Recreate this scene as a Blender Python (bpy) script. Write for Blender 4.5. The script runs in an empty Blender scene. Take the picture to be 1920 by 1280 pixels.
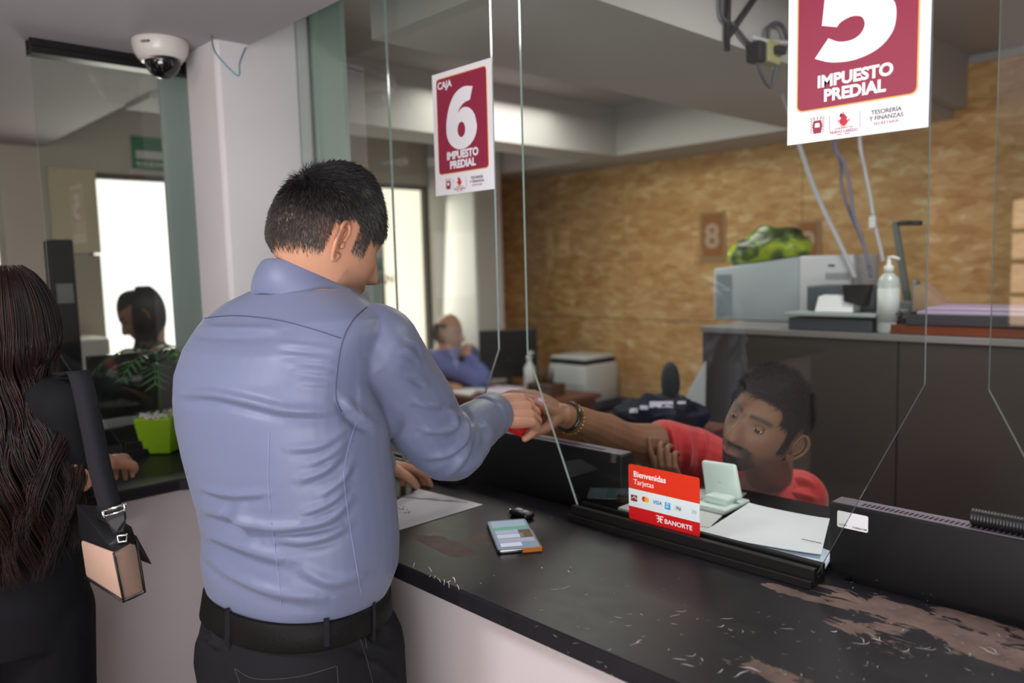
import bpy, bmesh, math, random
import numpy as np
from mathutils import Vector, Matrix, noise
from mathutils.bvhtree import BVHTree
random.seed(7); rng = np.random.default_rng(7)
S = bpy.context.scene
C = S.collection
# ------------------------------------------------------------------ camera
# world: X runs along the cashier counter to the right, Y points from the public into the office, Z up
F_PX = 1467.0
CAM = Vector((1.232, -1.224, 1.585))
FH = Vector((-0.7209, 0.6930, 0)); RH = Vector((0.6930, 0.7209, 0))
PITCH = math.radians(5.45); ROLL = math.radians(1.57)
FW = FH*math.cos(PITCH) - Vector((0, 0, 1))*math.sin(PITCH)
UP0 = FH*math.sin(PITCH) + Vector((0, 0, 1))*math.cos(PITCH)
UP = UP0*math.cos(ROLL) + RH*math.sin(ROLL)
RT = RH*math.cos(ROLL) - UP0*math.sin(ROLL)
cd = bpy.data.cameras.new('camera'); cam = bpy.data.objects.new('camera', cd); C.objects.link(cam)
cd.sensor_width = 36; cd.lens = 36*F_PX/1920; cd.clip_start = 0.05
cam.matrix_world = Matrix(((RT.x, UP.x, -FW.x, CAM.x), (RT.y, UP.y, -FW.y, CAM.y), (RT.z, UP.z, -FW.z, CAM.z), (0, 0, 0, 1)))
cd.dof.use_dof = True; cd.dof.focus_distance = 1.38; cd.dof.aperture_fstop = 2.3
S.camera = cam
S.view_settings.view_transform = 'Standard'; S.view_settings.look = 'None'
S.view_settings.gamma = 1; S.view_settings.use_curve_mapping = False
S.view_settings.exposure = 0.0
S.cycles.use_denoising = True
S.cycles.max_bounces = 8; S.cycles.transparent_max_bounces = 16
S.cycles.caustics_reflective = False; S.cycles.caustics_refractive = False
S.cycles.sample_clamp_indirect = 6

def ray(px, py): return FW + RT*((px-960)/F_PX) + UP*((640-py)/F_PX)
def P(px, py, d):
    r = ray(px, py); return CAM + r*(d/r.dot(FH))
def PX(px, py, X): r = ray(px, py); return CAM + r*((X-CAM.x)/r.x)
def PY(px, py, Y): r = ray(px, py); return CAM + r*((Y-CAM.y)/r.y)
def PZ(px, py, Z): r = ray(px, py); return CAM + r*((Z-CAM.z)/r.z)
def proj(v):
    q = np.asarray(v) - np.array(CAM); f = q@np.array(FW)
    return 960+F_PX*(q@np.array(RT))/f, 640-F_PX*(q@np.array(UP))/f, f

# ------------------------------------------------------------------ world and lights
W = bpy.data.worlds.new('World'); S.world = W; W.use_nodes = True
W.node_tree.nodes['Background'].inputs[0].default_value = (1.0, 0.97, 0.95, 1)
W.node_tree.nodes['Background'].inputs[1].default_value = 0.6
def area(name, loc, target, sx, sy, power, col=(1, 1, 1), spread=180):
    l = bpy.data.lights.new(name, 'AREA'); l.shape = 'RECTANGLE'; l.size = sx; l.size_y = sy
    l.energy = power; l.color = col; l.spread = math.radians(spread)
    o = bpy.data.objects.new(name, l); C.objects.link(o); o.location = loc
    o.rotation_euler = (Vector(target)-Vector(loc)).to_track_quat('-Z', 'Y').to_euler()
    return o
area('hall_side_fill', (2.7, -2.6, 1.7), (-0.2, -0.3, 1.15), 1.6, 1.1, 31, (0.98, 0.97, 1.0))  # added fill from the right, no window there; kept out of glass reflections
area('hall_overhead_fill', (0.05, -1.70, 2.22), (0.05, -1.69, 0.0), 0.36, 0.34, 24, (0.98, 0.97, 1.0))  # added fill under the soffit, placed so the number poster hides its reflection
area('hall_bounce_fill', (1.5, -2.2, 0.95), (1.3, -2.0, 2.2), 1.5, 1.2, 78, (0.98, 0.965, 1.0))  # added lamp aimed up at the soffit in place of bounced flash, no fixture
area('office_overhead_fill', (-1.2, 1.5, 2.42), (-1.2, 1.5, 0), 0.9, 0.9, 20, (1.0, 0.95, 0.88))  # added fill that lifts the office and the wood panelling
area('office_overhead_fill', (0.75, 0.8, 2.44), (0.75, 0.7, 0), 0.5, 0.7, 17, (1.0, 0.95, 0.93))  # added fill over the clerk's desk to brighten the papers
area('office_daylight', (-3.05, 2.03, 1.6), (-1, 2.0, 1.4), 0.4, 0.9, 5, (1.0, 0.93, 0.8))
area('office_daylight', (-3.05, 0.3, 1.6), (-1, 0.3, 1.4), 0.5, 0.9, 8, (1.0, 0.95, 0.85))

# ------------------------------------------------------------------ materials
MATS = {}
def mat(name, col, rough=0.6, metal=0.0, spec=0.5, emit=None, es=1.0, var=0.0, vscale=8.0, bump=0.0, bscale=60.0, sheen=0.0, coat=0.0, trans=0.0, sss=0.0, attr=False, vstretch=None):
    if name in MATS: return MATS[name]
    m = bpy.data.materials.new(name); m.use_nodes = True; nt = m.node_tree; b = nt.nodes['Principled BSDF']
    b.inputs['Base Color'].default_value = (*col, 1); b.inputs['Roughness'].default_value = rough
    b.inputs['Metallic'].default_value = metal; b.inputs['Specular IOR Level'].default_value = spec
    b.inputs['Sheen Weight'].default_value = sheen; b.inputs['Coat Weight'].default_value = coat
    b.inputs['Transmission Weight'].default_value = trans
    if sss:
        b.inputs['Subsurface Weight'].default_value = sss; b.inputs['Subsurface Scale'].default_value = 0.008
        b.inputs['Subsurface Radius'].default_value = (1, 0.35, 0.2)
    if emit: b.inputs['Emission Color'].default_value = (*emit, 1); b.inputs['Emission Strength'].default_value = es
    tc = nt.nodes.new('ShaderNodeTexCoord')
    src = tc.outputs['Object']
    if vstretch:
        mp = nt.nodes.new('ShaderNodeMapping'); mp.inputs['Scale'].default_value = vstretch
        nt.links.new(src, mp.inputs[0]); src = mp.outputs[0]
    if var > 0 or attr:
        n = nt.nodes.new('ShaderNodeTexNoise'); n.inputs['Scale'].default_value = vscale; n.inputs['Detail'].default_value = 4
        nt.links.new(src, n.inputs['Vector'])
        mr = nt.nodes.new('ShaderNodeMapRange'); mr.inputs[1].default_value = 0.25; mr.inputs[2].default_value = 0.75
        mr.inputs[3].default_value = 1-var; mr.inputs[4].default_value = 1+var
        nt.links.new(n.outputs['Fac'], mr.inputs[0])
        mx = nt.nodes.new('ShaderNodeMix'); mx.data_type = 'RGBA'; mx.blend_type = 'MULTIPLY'; mx.inputs[0].default_value = 1
        cmb = nt.nodes.new('ShaderNodeCombineColor')
        for i in range(3): nt.links.new(mr.outputs[0], cmb.inputs[i])
        if attr:
            at = nt.nodes.new('ShaderNodeVertexColor'); at.layer_name = 'Col'; nt.links.new(at.outputs[0], mx.inputs[6])
        else: mx.inputs[6].default_value = (*col, 1)
        nt.links.new(cmb.outputs[0], mx.inputs[7]); nt.links.new(mx.outputs[2], b.inputs['Base Color'])
    if bump > 0:
        n2 = nt.nodes.new('ShaderNodeTexNoise'); n2.inputs['Scale'].default_value = bscale; n2.inputs['Detail'].default_value = 5
        nt.links.new(src, n2.inputs['Vector'])
        bp = nt.nodes.new('ShaderNodeBump'); bp.inputs['Strength'].default_value = bump; bp.inputs['Distance'].default_value = 0.004
        nt.links.new(n2.outputs['Fac'], bp.inputs['Height']); nt.links.new(bp.outputs[0], b.inputs['Normal'])
    MATS[name] = m; return m

def glass_mat(name, tint, edge=False, refl=1.0):
    m = bpy.data.materials.new(name); m.use_nodes = True; nt = m.node_tree
    for n in list(nt.nodes): nt.nodes.remove(n)
    out = nt.nodes.new('ShaderNodeOutputMaterial'); tr = nt.nodes.new('ShaderNodeBsdfTransparent'); tr.inputs[0].default_value = (*tint, 1)
    gl = nt.nodes.new('ShaderNodeBsdfGlossy'); gl.inputs['Roughness'].default_value = 0.0; gl.inputs[0].default_value = (refl, refl, refl, 1)
    fr = nt.nodes.new('ShaderNodeFresnel'); fr.inputs[0].default_value = 1.55
    ge = nt.nodes.new('ShaderNodeNewGeometry'); k1 = nt.nodes.new('ShaderNodeMath'); k1.operation = 'SUBTRACT'; k1.inputs[0].default_value = 1.0; nt.links.new(ge.outputs['Backfacing'], k1.inputs[1])
    k2 = nt.nodes.new('ShaderNodeMath'); k2.operation = 'MULTIPLY'; nt.links.new(fr.outputs[0], k2.inputs[0]); nt.links.new(k1.outputs[0], k2.inputs[1])
    k3 = nt.nodes.new('ShaderNodeMath'); k3.operation = 'MULTIPLY'; k3.use_clamp = True; k3.inputs[1].default_value = 1.35; nt.links.new(k2.outputs[0], k3.inputs[0])
    mx = nt.nodes.new('ShaderNodeMixShader'); nt.links.new(k3.outputs[0], mx.inputs[0])
    nt.links.new(tr.outputs[0], mx.inputs[1]); nt.links.new(gl.outputs[0], mx.inputs[2]); nt.links.new(mx.outputs[0], out.inputs[0])
    return m
M_GLASS = glass_mat('clear green-tinted glass', (0.905, 0.935, 0.91))
M_EDGE = mat('polished glass edge', (0.30, 0.38, 0.36), 0.12, spec=0.8, coat=0.6)
def osb_mat():
    m = bpy.data.materials.new('oriented strand board'); m.use_nodes = True; nt = m.node_tree; b = nt.nodes['Principled BSDF']; L = nt.links
    b.inputs['Roughness'].default_value = 0.55
    tc = nt.nodes.new('ShaderNodeTexCoord'); prev = None
    nz = nt.nodes.new('ShaderNodeTexNoise'); nz.inputs['Scale'].default_value = 3.5; nz.inputs['Detail'].default_value = 2; L.new(tc.outputs['Object'], nz.inputs[0])
    for i, (rot, sc) in enumerate(((0.5, (11, 1, 30)), (-0.7, (14, 1, 36)), (1.35, (10, 1, 24)))):
        mp = nt.nodes.new('ShaderNodeMapping'); mp.inputs['Rotation'].default_value = (0, rot, 0); mp.inputs['Scale'].default_value = sc
        wr = nt.nodes.new('ShaderNodeVectorMath'); wr.operation = 'MULTIPLY_ADD'; wr.inputs[1].default_value = (0.03, 0.03, 0.03)
        L.new(nz.outputs['Color'], wr.inputs[0]); L.new(tc.outputs['Object'], wr.inputs[2]); L.new(wr.outputs[0], mp.inputs[0])
        v = nt.nodes.new('ShaderNodeTexVoronoi'); v.inputs['Scale'].default_value = 1.0; L.new(mp.outputs[0], v.inputs['Vector'])
        sp = nt.nodes.new('ShaderNodeSeparateColor'); L.new(v.outputs['Color'], sp.inputs[0])
        if prev is None: prev = sp.outputs[0]
        else:
            a = nt.nodes.new('ShaderNodeMix'); a.inputs[0].default_value = 0.5 if i == 1 else 0.36; L.new(prev, a.inputs[2]); L.new(sp.outputs[i % 3], a.inputs[3]); prev = a.outputs[0]
    n = nt.nodes.new('ShaderNodeTexNoise'); n.inputs['Scale'].default_value = 2.2; n.inputs['Detail'].default_value = 3; L.new(tc.outputs['Object'], n.inputs[0])
    a = nt.nodes.new('ShaderNodeMix'); a.inputs[0].default_value = 0.34; L.new(prev, a.inputs[2]); L.new(n.outputs[0], a.inputs[3])
    cr = nt.nodes.new('ShaderNodeValToRGB'); e = cr.color_ramp.elements
    e[0].position = 0.2; e[0].color = (0.46, 0.22, 0.085, 1); e[1].position = 0.86; e[1].color = (0.88, 0.72, 0.48, 1)
    for p_, c_ in ((0.4, (0.55, 0.30, 0.115)), (0.55, (0.62, 0.37, 0.155)), (0.7, (0.70, 0.47, 0.22))):
        q = e.new(p_); q.color = (*c_, 1)
    L.new(a.outputs[0], cr.inputs[0]); L.new(cr.outputs[0], b.inputs['Base Color'])
    bp = nt.nodes.new('ShaderNodeBump'); bp.inputs['Strength'].default_value = 0.3; bp.inputs['Distance'].default_value = 0.003; L.new(a.outputs[0], bp.inputs['Height']); L.new(bp.outputs[0], b.inputs['Normal'])
    return m
M_OSB = osb_mat()
def counter_mat():
    m = bpy.data.materials.new('worn black laminate'); m.use_nodes = True; nt = m.node_tree; b = nt.nodes['Principled BSDF']; L = nt.links; b.inputs['Specular IOR Level'].default_value = .22
    tc = nt.nodes.new('ShaderNodeTexCoord'); ob = tc.outputs['Object']
    wq = nt.nodes.new('ShaderNodeTexNoise'); wq.inputs['Scale'].default_value = 16; wq.inputs['Detail'].default_value = 8; wq.inputs['Roughness'].default_value = 0.68; wq.inputs['Distortion'].default_value = 0.6
    mp = nt.nodes.new('ShaderNodeMapping'); mp.inputs['Scale'].default_value = (0.7, 1.5, 1); L.new(ob, mp.inputs[0]); L.new(mp.outputs[0], wq.inputs[0])
    total = None
    spots = []
    for (px, py, rx, ry, s) in ((840, 1022, .115, .040, 1.0), (905, 1008, .05, .038, .9), (1745, 1165, .20, .060, .95), (1880, 1215, .20, .07, 1.0), (1850, 1170, .16, .04, .8), (1490, 1112, .07, .022, .8), (1450, 1262, .10, .03, .75), (1640, 1195, .1, .05, .6)):
        q = PZ(px, py, 1.05); spots.append((q.x, q.y, rx, ry, s))
    sx = nt.nodes.new('ShaderNodeSeparateXYZ'); L.new(ob, sx.inputs[0])
    def mth(op, a, b_=None, c=None):
        k = nt.nodes.new('ShaderNodeMath'); k.operation = op
        for i, v in enumerate((a, b_, c)):
            if v is None: continue
            if isinstance(v, (int, float)): k.inputs[i].default_value = v
            else: L.new(v, k.inputs[i])
        return k.outputs[0]
    for (x, y, rx, ry, s) in spots:
        dx = mth('MULTIPLY', mth('SUBTRACT', sx.outputs[0], x), 1/rx); dy = mth('MULTIPLY', mth('SUBTRACT', sx.outputs[1], y), 1/ry)
        r = mth('ADD', mth('MULTIPLY', dx, dx), mth('MULTIPLY', dy, dy))
        g = mth('MULTIPLY', mth('MAXIMUM', mth('SUBTRACT', 1.0, mth('MULTIPLY', r, 0.8)), 0.0), s)
        total = g if total is None else mth('MAXIMUM', total, g)
    w = mth('GREATER_THAN', mth('ADD', mth('MULTIPLY', total, 0.35), wq.outputs[0]), 0.70)
    w = mth('MULTIPLY', w, mth('GREATER_THAN', total, 0.02))
    n2 = nt.nodes.new('ShaderNodeTexNoise'); n2.inputs['Scale'].default_value = 30; n2.inputs['Detail'].default_value = 5; L.new(ob, n2.inputs[0])
    cr = nt.nodes.new('ShaderNodeValToRGB'); cr.color_ramp.elements[0].color = (0.007, 0.0065, 0.008, 1); cr.color_ramp.elements[1].color = (0.017, 0.016, 0.020, 1); L.new(n2.outputs[0], cr.inputs[0])
    cr2 = nt.nodes.new('ShaderNodeValToRGB'); cr2.color_ramp.elements[0].color = (0.05, 0.033, 0.028, 1); cr2.color_ramp.elements[1].color = (0.23, 0.155, 0.13, 1); L.new(n2.outputs[0], cr2.inputs[0])
    mx = nt.nodes.new('ShaderNodeMix'); mx.data_type = 'RGBA'; L.new(w, mx.inputs[0]); L.new(cr.outputs[0], mx.inputs[6]); L.new(cr2.outputs[0], mx.inputs[7]); L.new(mx.outputs[2], b.inputs['Base Color'])
    rr = mth('MULTIPLY_ADD', w, 0.3, 0.33); rr = mth('ADD', rr, mth('MULTIPLY', n2.outputs[0], 0.12)); L.new(rr, b.inputs['Roughness'])
    bp = nt.nodes.new('ShaderNodeBump'); bp.inputs['Strength'].default_value = 0.25; bp.inputs['Distance'].default_value = 0.001; bp.invert = True; L.new(w, bp.inputs['Height']); L.new(bp.outputs[0], b.inputs['Normal'])
    return m
M_TOP = counter_mat()
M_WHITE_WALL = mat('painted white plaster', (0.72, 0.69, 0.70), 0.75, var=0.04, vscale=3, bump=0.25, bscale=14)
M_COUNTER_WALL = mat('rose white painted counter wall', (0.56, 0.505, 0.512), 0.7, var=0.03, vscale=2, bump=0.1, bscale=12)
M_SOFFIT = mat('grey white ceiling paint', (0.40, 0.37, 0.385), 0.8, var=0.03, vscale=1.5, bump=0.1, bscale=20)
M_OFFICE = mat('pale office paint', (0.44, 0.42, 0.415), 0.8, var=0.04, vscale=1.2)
M_BEIGE = mat('beige office wall paint', (0.52, 0.485, 0.43), 0.8, var=0.04, vscale=1.5)
M_BLACK = mat('black plastic', (0.007, 0.007, 0.008), 0.4)
M_BLACKM = mat('matte black plastic', (0.008, 0.008, 0.009), 0.6, spec=0.3)
M_RAIL = mat('black anodised aluminium', (0.012, 0.011, 0.011), 0.42, 0.1, spec=0.35)
M_PAPER = mat('white paper', (0.86, 0.86, 0.90), 0.8)
M_WHITE = mat('white plastic', (0.75, 0.75, 0.76), 0.4)
M_GREY = mat('grey plastic', (0.35, 0.36, 0.38), 0.45)
M_LGREY = mat('light grey plastic', (0.55, 0.57, 0.6), 0.45)
M_CHROME = mat('polished chrome', (0.8, 0.8, 0.82), 0.12, 1.0)
M_MAROON = mat('maroon print', (0.30, 0.022, 0.06), 0.45)
M_GOLD = mat('gold print', (0.85, 0.45, 0.12), 0.45)
M_PRINTW = mat('white print', (0.86, 0.85, 0.88), 0.45)
M_RED = mat('red print', (0.62, 0.02, 0.015), 0.45)
M_TXT = mat('dark grey print', (0.05, 0.05, 0.05), 0.5)
M_GREENW = mat('pale green painted board', (0.40, 0.50, 0.45), 0.6, var=0.05, vscale=6)
M_WOOD = mat('dark red brown wood', (0.13, 0.04, 0.025), 0.4, var=0.2, vscale=5, vstretch=(1, 8, 8))

# ------------------------------------------------------------------ mesh helpers
def mesh_of(bm, name, mats, smooth=False):
    me = bpy.data.meshes.new(name); bm.to_mesh(me); bm.free()
    for m in (mats if isinstance(mats, (list, tuple)) else [mats]): me.materials.append(m)
    if smooth: me.polygons.foreach_set('use_smooth', [True]*len(me.polygons))
    return me
def obj(name, bm, mats, parent=None, smooth=False):
    me = bm if isinstance(bm, bpy.types.Mesh) else mesh_of(bm, name, mats, smooth)
    o = bpy.data.objects.new(name, me); C.objects.link(o)
    if parent is not None: o.parent = parent; o.matrix_parent_inverse = parent.matrix_world.inverted()
    return o
def thing(name, label, cat, loc=(0, 0, 0), group=None):
    o = bpy.data.objects.new(name, None); C.objects.link(o); o.location = loc; o.empty_display_size = 0.05
    o['label'] = label; o['category'] = cat
    if group: o['group'] = group
    bpy.context.view_layer.update(); return o
def tag(o, label, cat, group=None):
    o['label'] = label; o['category'] = cat
    if group: o['group'] = group
    return o
def struct(name, bm, m, label=None, cat=None, parent=None):
    o = obj(name, bm, m, parent)
    if parent is None:
        o['kind'] = 'structure'
        if label: o['label'] = label
        if cat: o['category'] = cat
    return o
def NB(): return bmesh.new()
def box(bm, x0, x1, y0, y1, z0, z1, bev=0.0, mi=0, seg=2):
    vs = [bm.verts.new((x, y, z)) for x in (x0, x1) for y in (y0, y1) for z in (z0, z1)]
    fs = [bm.faces.new([vs[i] for i in q]) for q in ((0, 1, 3, 2), (4, 6, 7, 5), (0, 4, 5, 1), (2, 3, 7, 6), (0, 2, 6, 4), (1, 5, 7, 3))]
    for f in fs: f.material_index = mi
    bmesh.ops.recalc_face_normals(bm, faces=fs)
    if bev > 0:
        es = list({e for f in fs for e in f.edges})
        r = bmesh.ops.bevel(bm, geom=es, offset=bev, segments=seg, profile=0.5, affect='EDGES')
        for f in r['faces']: f.material_index = mi
    return vs
def hexa(bm, c, mi=0, bev=0.0):     # eight corners: bottom ring 0-3, top ring 4-7
    vs = [bm.verts.new(v) for v in c]
    fs = [bm.faces.new([vs[i] for i in q]) for q in ((3, 2, 1, 0), (4, 5, 6, 7), (0, 1, 5, 4), (1, 2, 6, 5), (2, 3, 7, 6), (3, 0, 4, 7))]
    for f in fs: f.material_index = mi
    bmesh.ops.recalc_face_normals(bm, faces=fs)
    if bev > 0:
        r = bmesh.ops.bevel(bm, geom=list({e for f in fs for e in f.edges}), offset=bev, segments=2, profile=0.5, affect='EDGES')
        for f in r['faces']: f.material_index = mi
    return vs
def prism(bm, pts, thick, mi=0, mi_side=None, bev=0):   # polygon of 3-D points, extruded by vector thick
    t = Vector(thick); a = [bm.verts.new(Vector(p)) for p in pts]; b = [bm.verts.new(Vector(p)+t) for p in pts]; n = len(a)
    f1 = bm.faces.new(a); f2 = bm.faces.new(b[::-1]); f1.material_index = f2.material_index = mi
    fs = [f1, f2]
    for i in range(n):
        f = bm.faces.new((a[i], b[i], b[(i+1) % n], a[(i+1) % n])); f.material_index = mi if mi_side is None else mi_side; fs.append(f)
    bmesh.ops.recalc_face_normals(bm, faces=fs)
def frame_from(d):
    d = d.normalized(); u = Vector((0, 0, 1)) if abs(d.z) < 0.9 else Vector((1, 0, 0))
    a = d.cross(u).normalized(); return a, a.cross(d).normalized()
def tube(bm, pts, rad, seg=10, mi=0, cap=True, close=False):
    pts = [Vector(p) for p in pts]; n = len(pts)
    rs = rad if isinstance(rad, (list, tuple)) else [rad]*n
    rings = []; pa = None
    for i, p in enumerate(pts):
        if close: d = pts[(i+1) % n]-pts[i-1]
        else: d = pts[min(i+1, n-1)]-pts[max(i-1, 0)]
        if d.length < 1e-9: d = Vector((0, 0, 1))
        if pa is None: a, b = frame_from(d)
        else:
            d.normalize(); a = (pa - d*pa.dot(d))
            if a.length < 1e-6: a, b = frame_from(d)
            a.normalize(); b = a.cross(d)
        pa = a
        rings.append([bm.verts.new(p + a*(rs[i]*math.cos(t)) + b*(rs[i]*math.sin(t))) for t in [2*math.pi*k/seg for k in range(seg)]])
    m = n if close else n-1
    for i in range(m):
        r0, r1 = rings[i], rings[(i+1) % n]
        for k in range(seg):
            f = bm.faces.new((r0[k], r0[(k+1) % seg], r1[(k+1) % seg], r1[k])); f.material_index = mi; f.smooth = True
    if cap and not close:
        f = bm.faces.new(rings[0][::-1]); f.material_index = mi; f = bm.faces.new(rings[-1]); f.material_index = mi
def smooth_pts(pts, n=6):
    pts = [Vector(p) for p in pts]; out = []
    for i in range(len(pts)-1):
        p0 = pts[max(i-1, 0)]; p1 = pts[i]; p2 = pts[i+1]; p3 = pts[min(i+2, len(pts)-1)]
        for k in range(n):
            t = k/n
            out.append(0.5*((2*p1) + (p2-p0)*t + (2*p0-5*p1+4*p2-p3)*t*t + (3*p1-p0-3*p2+p3)*t**3))
    out.append(pts[-1]); return out
def lathe(bm, prof, c=(0, 0, 0), axis=(0, 0, 1), seg=28, mi=0):
    ax = Vector(axis).normalized(); a, b = frame_from(ax); c = Vector(c); rings = []
    for r, z in prof:
        rings.append([bm.verts.new(c+ax*z+a*(r*math.cos(t))+b*(r*math.sin(t))) for t in [2*math.pi*k/seg for k in range(seg)]])
    for i in range(len(rings)-1):
        for k in range(seg):
            f = bm.faces.new((rings[i][k], rings[i][(k+1) % seg], rings[i+1][(k+1) % seg], rings[i+1][k])); f.material_index = mi; f.smooth = True
    f = bm.faces.new(rings[0][::-1]); f.material_index = mi; f = bm.faces.new(rings[-1]); f.material_index = mi
def ellipsoid(bm, c, r, M=None, sub=3, mi=0):
    res = bmesh.ops.create_icosphere(bm, subdivisions=sub, radius=1.0)
    M = M or Matrix.Identity(3)
    for v in res['verts']:
        v.co = Vector(c) + M@Vector((v.co.x*r[0], v.co.y*r[1], v.co.z*r[2]))
        for f in v.link_faces: f.material_index = mi; f.smooth = True
def text_mesh(body, size, mats, origin, ux, uz, bold=0.0, depth=0.0004, align='LEFT', spacing=1.0, xs=1.0, name='lettering', parent=None, italic=0.0, aligny='TOP_BASELINE'):
    cu = bpy.data.curves.new('t', 'FONT'); cu.body = body; cu.size = size; cu.offset = bold*size; cu.extrude = depth/2; cu.align_x = align; cu.space_character = spacing; cu.shear = italic; cu.resolution_u = 4
    o = bpy.data.objects.new('t', cu); C.objects.link(o); dg = bpy.context.evaluated_depsgraph_get()
    me = bpy.data.meshes.new_from_object(o.evaluated_get(dg)); bpy.data.objects.remove(o)
    ux = Vector(ux).normalized(); uz = Vector(uz).normalized(); n = ux.cross(uz)
    co = np.empty(len(me.vertices)*3); me.vertices.foreach_get('co', co); co = co.reshape(-1, 3)
    w = np.outer(co[:, 0]*xs, ux)+np.outer(co[:, 1], uz)+np.outer(co[:, 2], n)+np.array(Vector(origin))
    me.vertices.foreach_set('co', w.ravel()); me.materials.clear(); me.materials.append(mats); me.update()
    return obj(name, me, None, parent)
def rrect(w, h, r, n=5):
    out = []
    for cx, cy, a0 in ((w-r, r, -90), (w-r, h-r, 0), (r, h-r, 90), (r, r, 180)):
        for k in range(n+1):
            t = math.radians(a0+90*k/n); out.append((cx+r*math.cos(t), cy+r*math.sin(t)))
    return out
def flat(bm, pts2, o, ux, uz, depth, mi=0):
    ux = Vector(ux); uz = Vector(uz); n = ux.cross(uz).normalized(); o = Vector(o)
    prism(bm, [o+ux*a+uz*b for a, b in pts2], n*depth, mi)
def join_eval(bm, voxel=None, smooth=0, adapt=False):
    me = bpy.data.meshes.new('tmp'); bm.to_mesh(me); bm.free(); o = bpy.data.objects.new('tmp', me); C.objects.link(o)
    if voxel:
        md = o.modifiers.new('r', 'REMESH'); md.mode = 'VOXEL'; md.voxel_size = voxel; md.use_smooth_shade = True
    if smooth:
        md = o.modifiers.new('s', 'SMOOTH'); md.factor = 0.5; md.iterations = smooth
    dg = bpy.context.evaluated_depsgraph_get(); r = bpy.data.meshes.new_from_object(o.evaluated_get(dg)); bpy.data.objects.remove(o); bpy.data.meshes.remove(me)
    r.polygons.foreach_set('use_smooth', [True]*len(r.polygons)); return r
def get_co(me):
    co = np.empty(len(me.vertices)*3); me.vertices.foreach_get('co', co); return co.reshape(-1, 3)
def get_no(me):
    no = np.empty(len(me.vertices)*3); me.vertices.foreach_get('normal', no); return no.reshape(-1, 3)
def set_co(me, co): me.vertices.foreach_set('co', co.ravel()); me.update()
# ------------------------------------------------------------------ setting
XL, YB, YH, XR, ZC, ZS = -3.2, 2.92, -4.2, 3.2, 2.5, 2.235
bm = NB(); box(bm, XL-.1, XR+.1, YH-.1, YB+.1, -.1, 0)
struct('floor', bm, mat('cream floor tile', (0.45, 0.41, 0.36), 0.35, var=0.05, vscale=3))
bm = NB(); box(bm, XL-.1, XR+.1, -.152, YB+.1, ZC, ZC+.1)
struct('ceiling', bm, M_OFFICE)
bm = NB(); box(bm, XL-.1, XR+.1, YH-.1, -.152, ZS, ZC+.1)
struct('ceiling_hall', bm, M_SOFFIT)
def wall_along_y(name, x0, x1, ya, yb, z1, holes, m):
    bm = NB(); y = ya
    for (h0, h1, z0, zt) in holes:
        box(bm, x0, x1, y, h0, 0, z1); box(bm, x0, x1, h0, h1, 0, z0); box(bm, x0, x1, h0, h1, zt, z1); y = h1
    box(bm, x0, x1, y, yb, 0, z1); return struct(name, bm, m)
W1 = (0.03, 0.56, 0.95, 2.13); W2 = (1.84, 2.26, 0.80, 2.17)
wall_along_y('wall_left', XL-.12, XL, YH, YB+.1, ZC+.05, [W1, W2], M_BEIGE)
bm = NB(); box(bm, XL, XR, YB+.004, YB+.12, 0, ZC+.05); struct('wall_back', bm, M_OFFICE)
bm = NB()
for i, x in enumerate((-3.2, -1.98, -.76, .46)):     # full boards with seams, lower row 1.22 m
    box(bm, x, x+1.217, YB-.012, YB+.002, 1.222, 2.46, 0.002); box(bm, x, x+1.217, YB-.012, YB+.002, 0.01, 1.217, 0.002)
o = struct('wall_panelling_back', bm, M_OSB)
o['kind'] = 'structure'; o.name = 'trim_1'
bm = NB(); box(bm, XR, XR+.1, YH, YB+.1, 0, ZC+.05); struct('wall_right', bm, M_OFFICE)
HW = (-0.12, 1.5, 1.12, 1.93)
bm = NB(); box(bm, XL, HW[0], YH-.12, YH, 0, ZS+.1); box(bm, HW[1], XR, YH-.12, YH, 0, ZS+.1); box(bm, HW[0], HW[1], YH-.12, YH, 0, HW[2]); box(bm, HW[0], HW[1], YH-.12, YH, HW[3], ZS+.1)
struct('wall_front', bm, mat('grey brown hall wall', (.26, .24, .22), .8, var=.05, vscale=2))
# windows
def window_x(name, w, col, es, bars=()):
    root = bpy.data.objects.new(name, None); C.objects.link(root); root['kind'] = 'structure'; root.location = (XL, w[0], w[2]); bpy.context.view_layer.update()
    fr = NB(); t = .03; x0, x1 = XL-.09, XL-.02
    box(fr, x0, x1, w[0], w[0]+t, w[2], w[3]); box(fr, x0, x1, w[1]-t, w[1], w[2], w[3]); box(fr, x0, x1, w[0]+t, w[1]-t, w[2], w[2]+t); box(fr, x0, x1, w[0]+t, w[1]-t, w[3]-t, w[3])
    obj('window_frame', fr, mat('dark bronze window frame', (.09, .085, .08), .5), root)
    p = NB(); box(p, XL-.075, XL-.06, w[0]+t, w[1]-t, w[2]+t, w[3]-t); obj('window_pane', p, mat('sunlit '+name+' blind', col, .8, emit=col, es=es), root)
window_x('window_1', W1, (1, .985, .93), 1.5); window_x('window_2', W2, (1, .90, .72), 1.3)
root = bpy.data.objects.new('window_3', None); C.objects.link(root); root['kind'] = 'structure'; root.location = (HW[0], YH, HW[2]); bpy.context.view_layer.update()
fr = NB()
for x in (HW[0], .22, .58, .94, 1.30, HW[1]-.035): box(fr, x, x+.035, YH-.05, YH-.01, HW[2], HW[3])
for z in (HW[2], 1.32, 1.52, 1.70, HW[3]-.03): box(fr, HW[0]+.035, HW[1]-.035, YH-.049, YH-.011, z, z+.03)
obj('window_frame', fr, mat('dark bronze window frame', (.09, .085, .08), .5), root)
p = NB(); box(p, HW[0], HW[1], YH-.08, YH-.07, HW[2], HW[3])
obj('window_pane', p, mat('sunlit street window', (1, .72, .5), .8, emit=(1, .66, .42), es=4.5), root)
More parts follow.
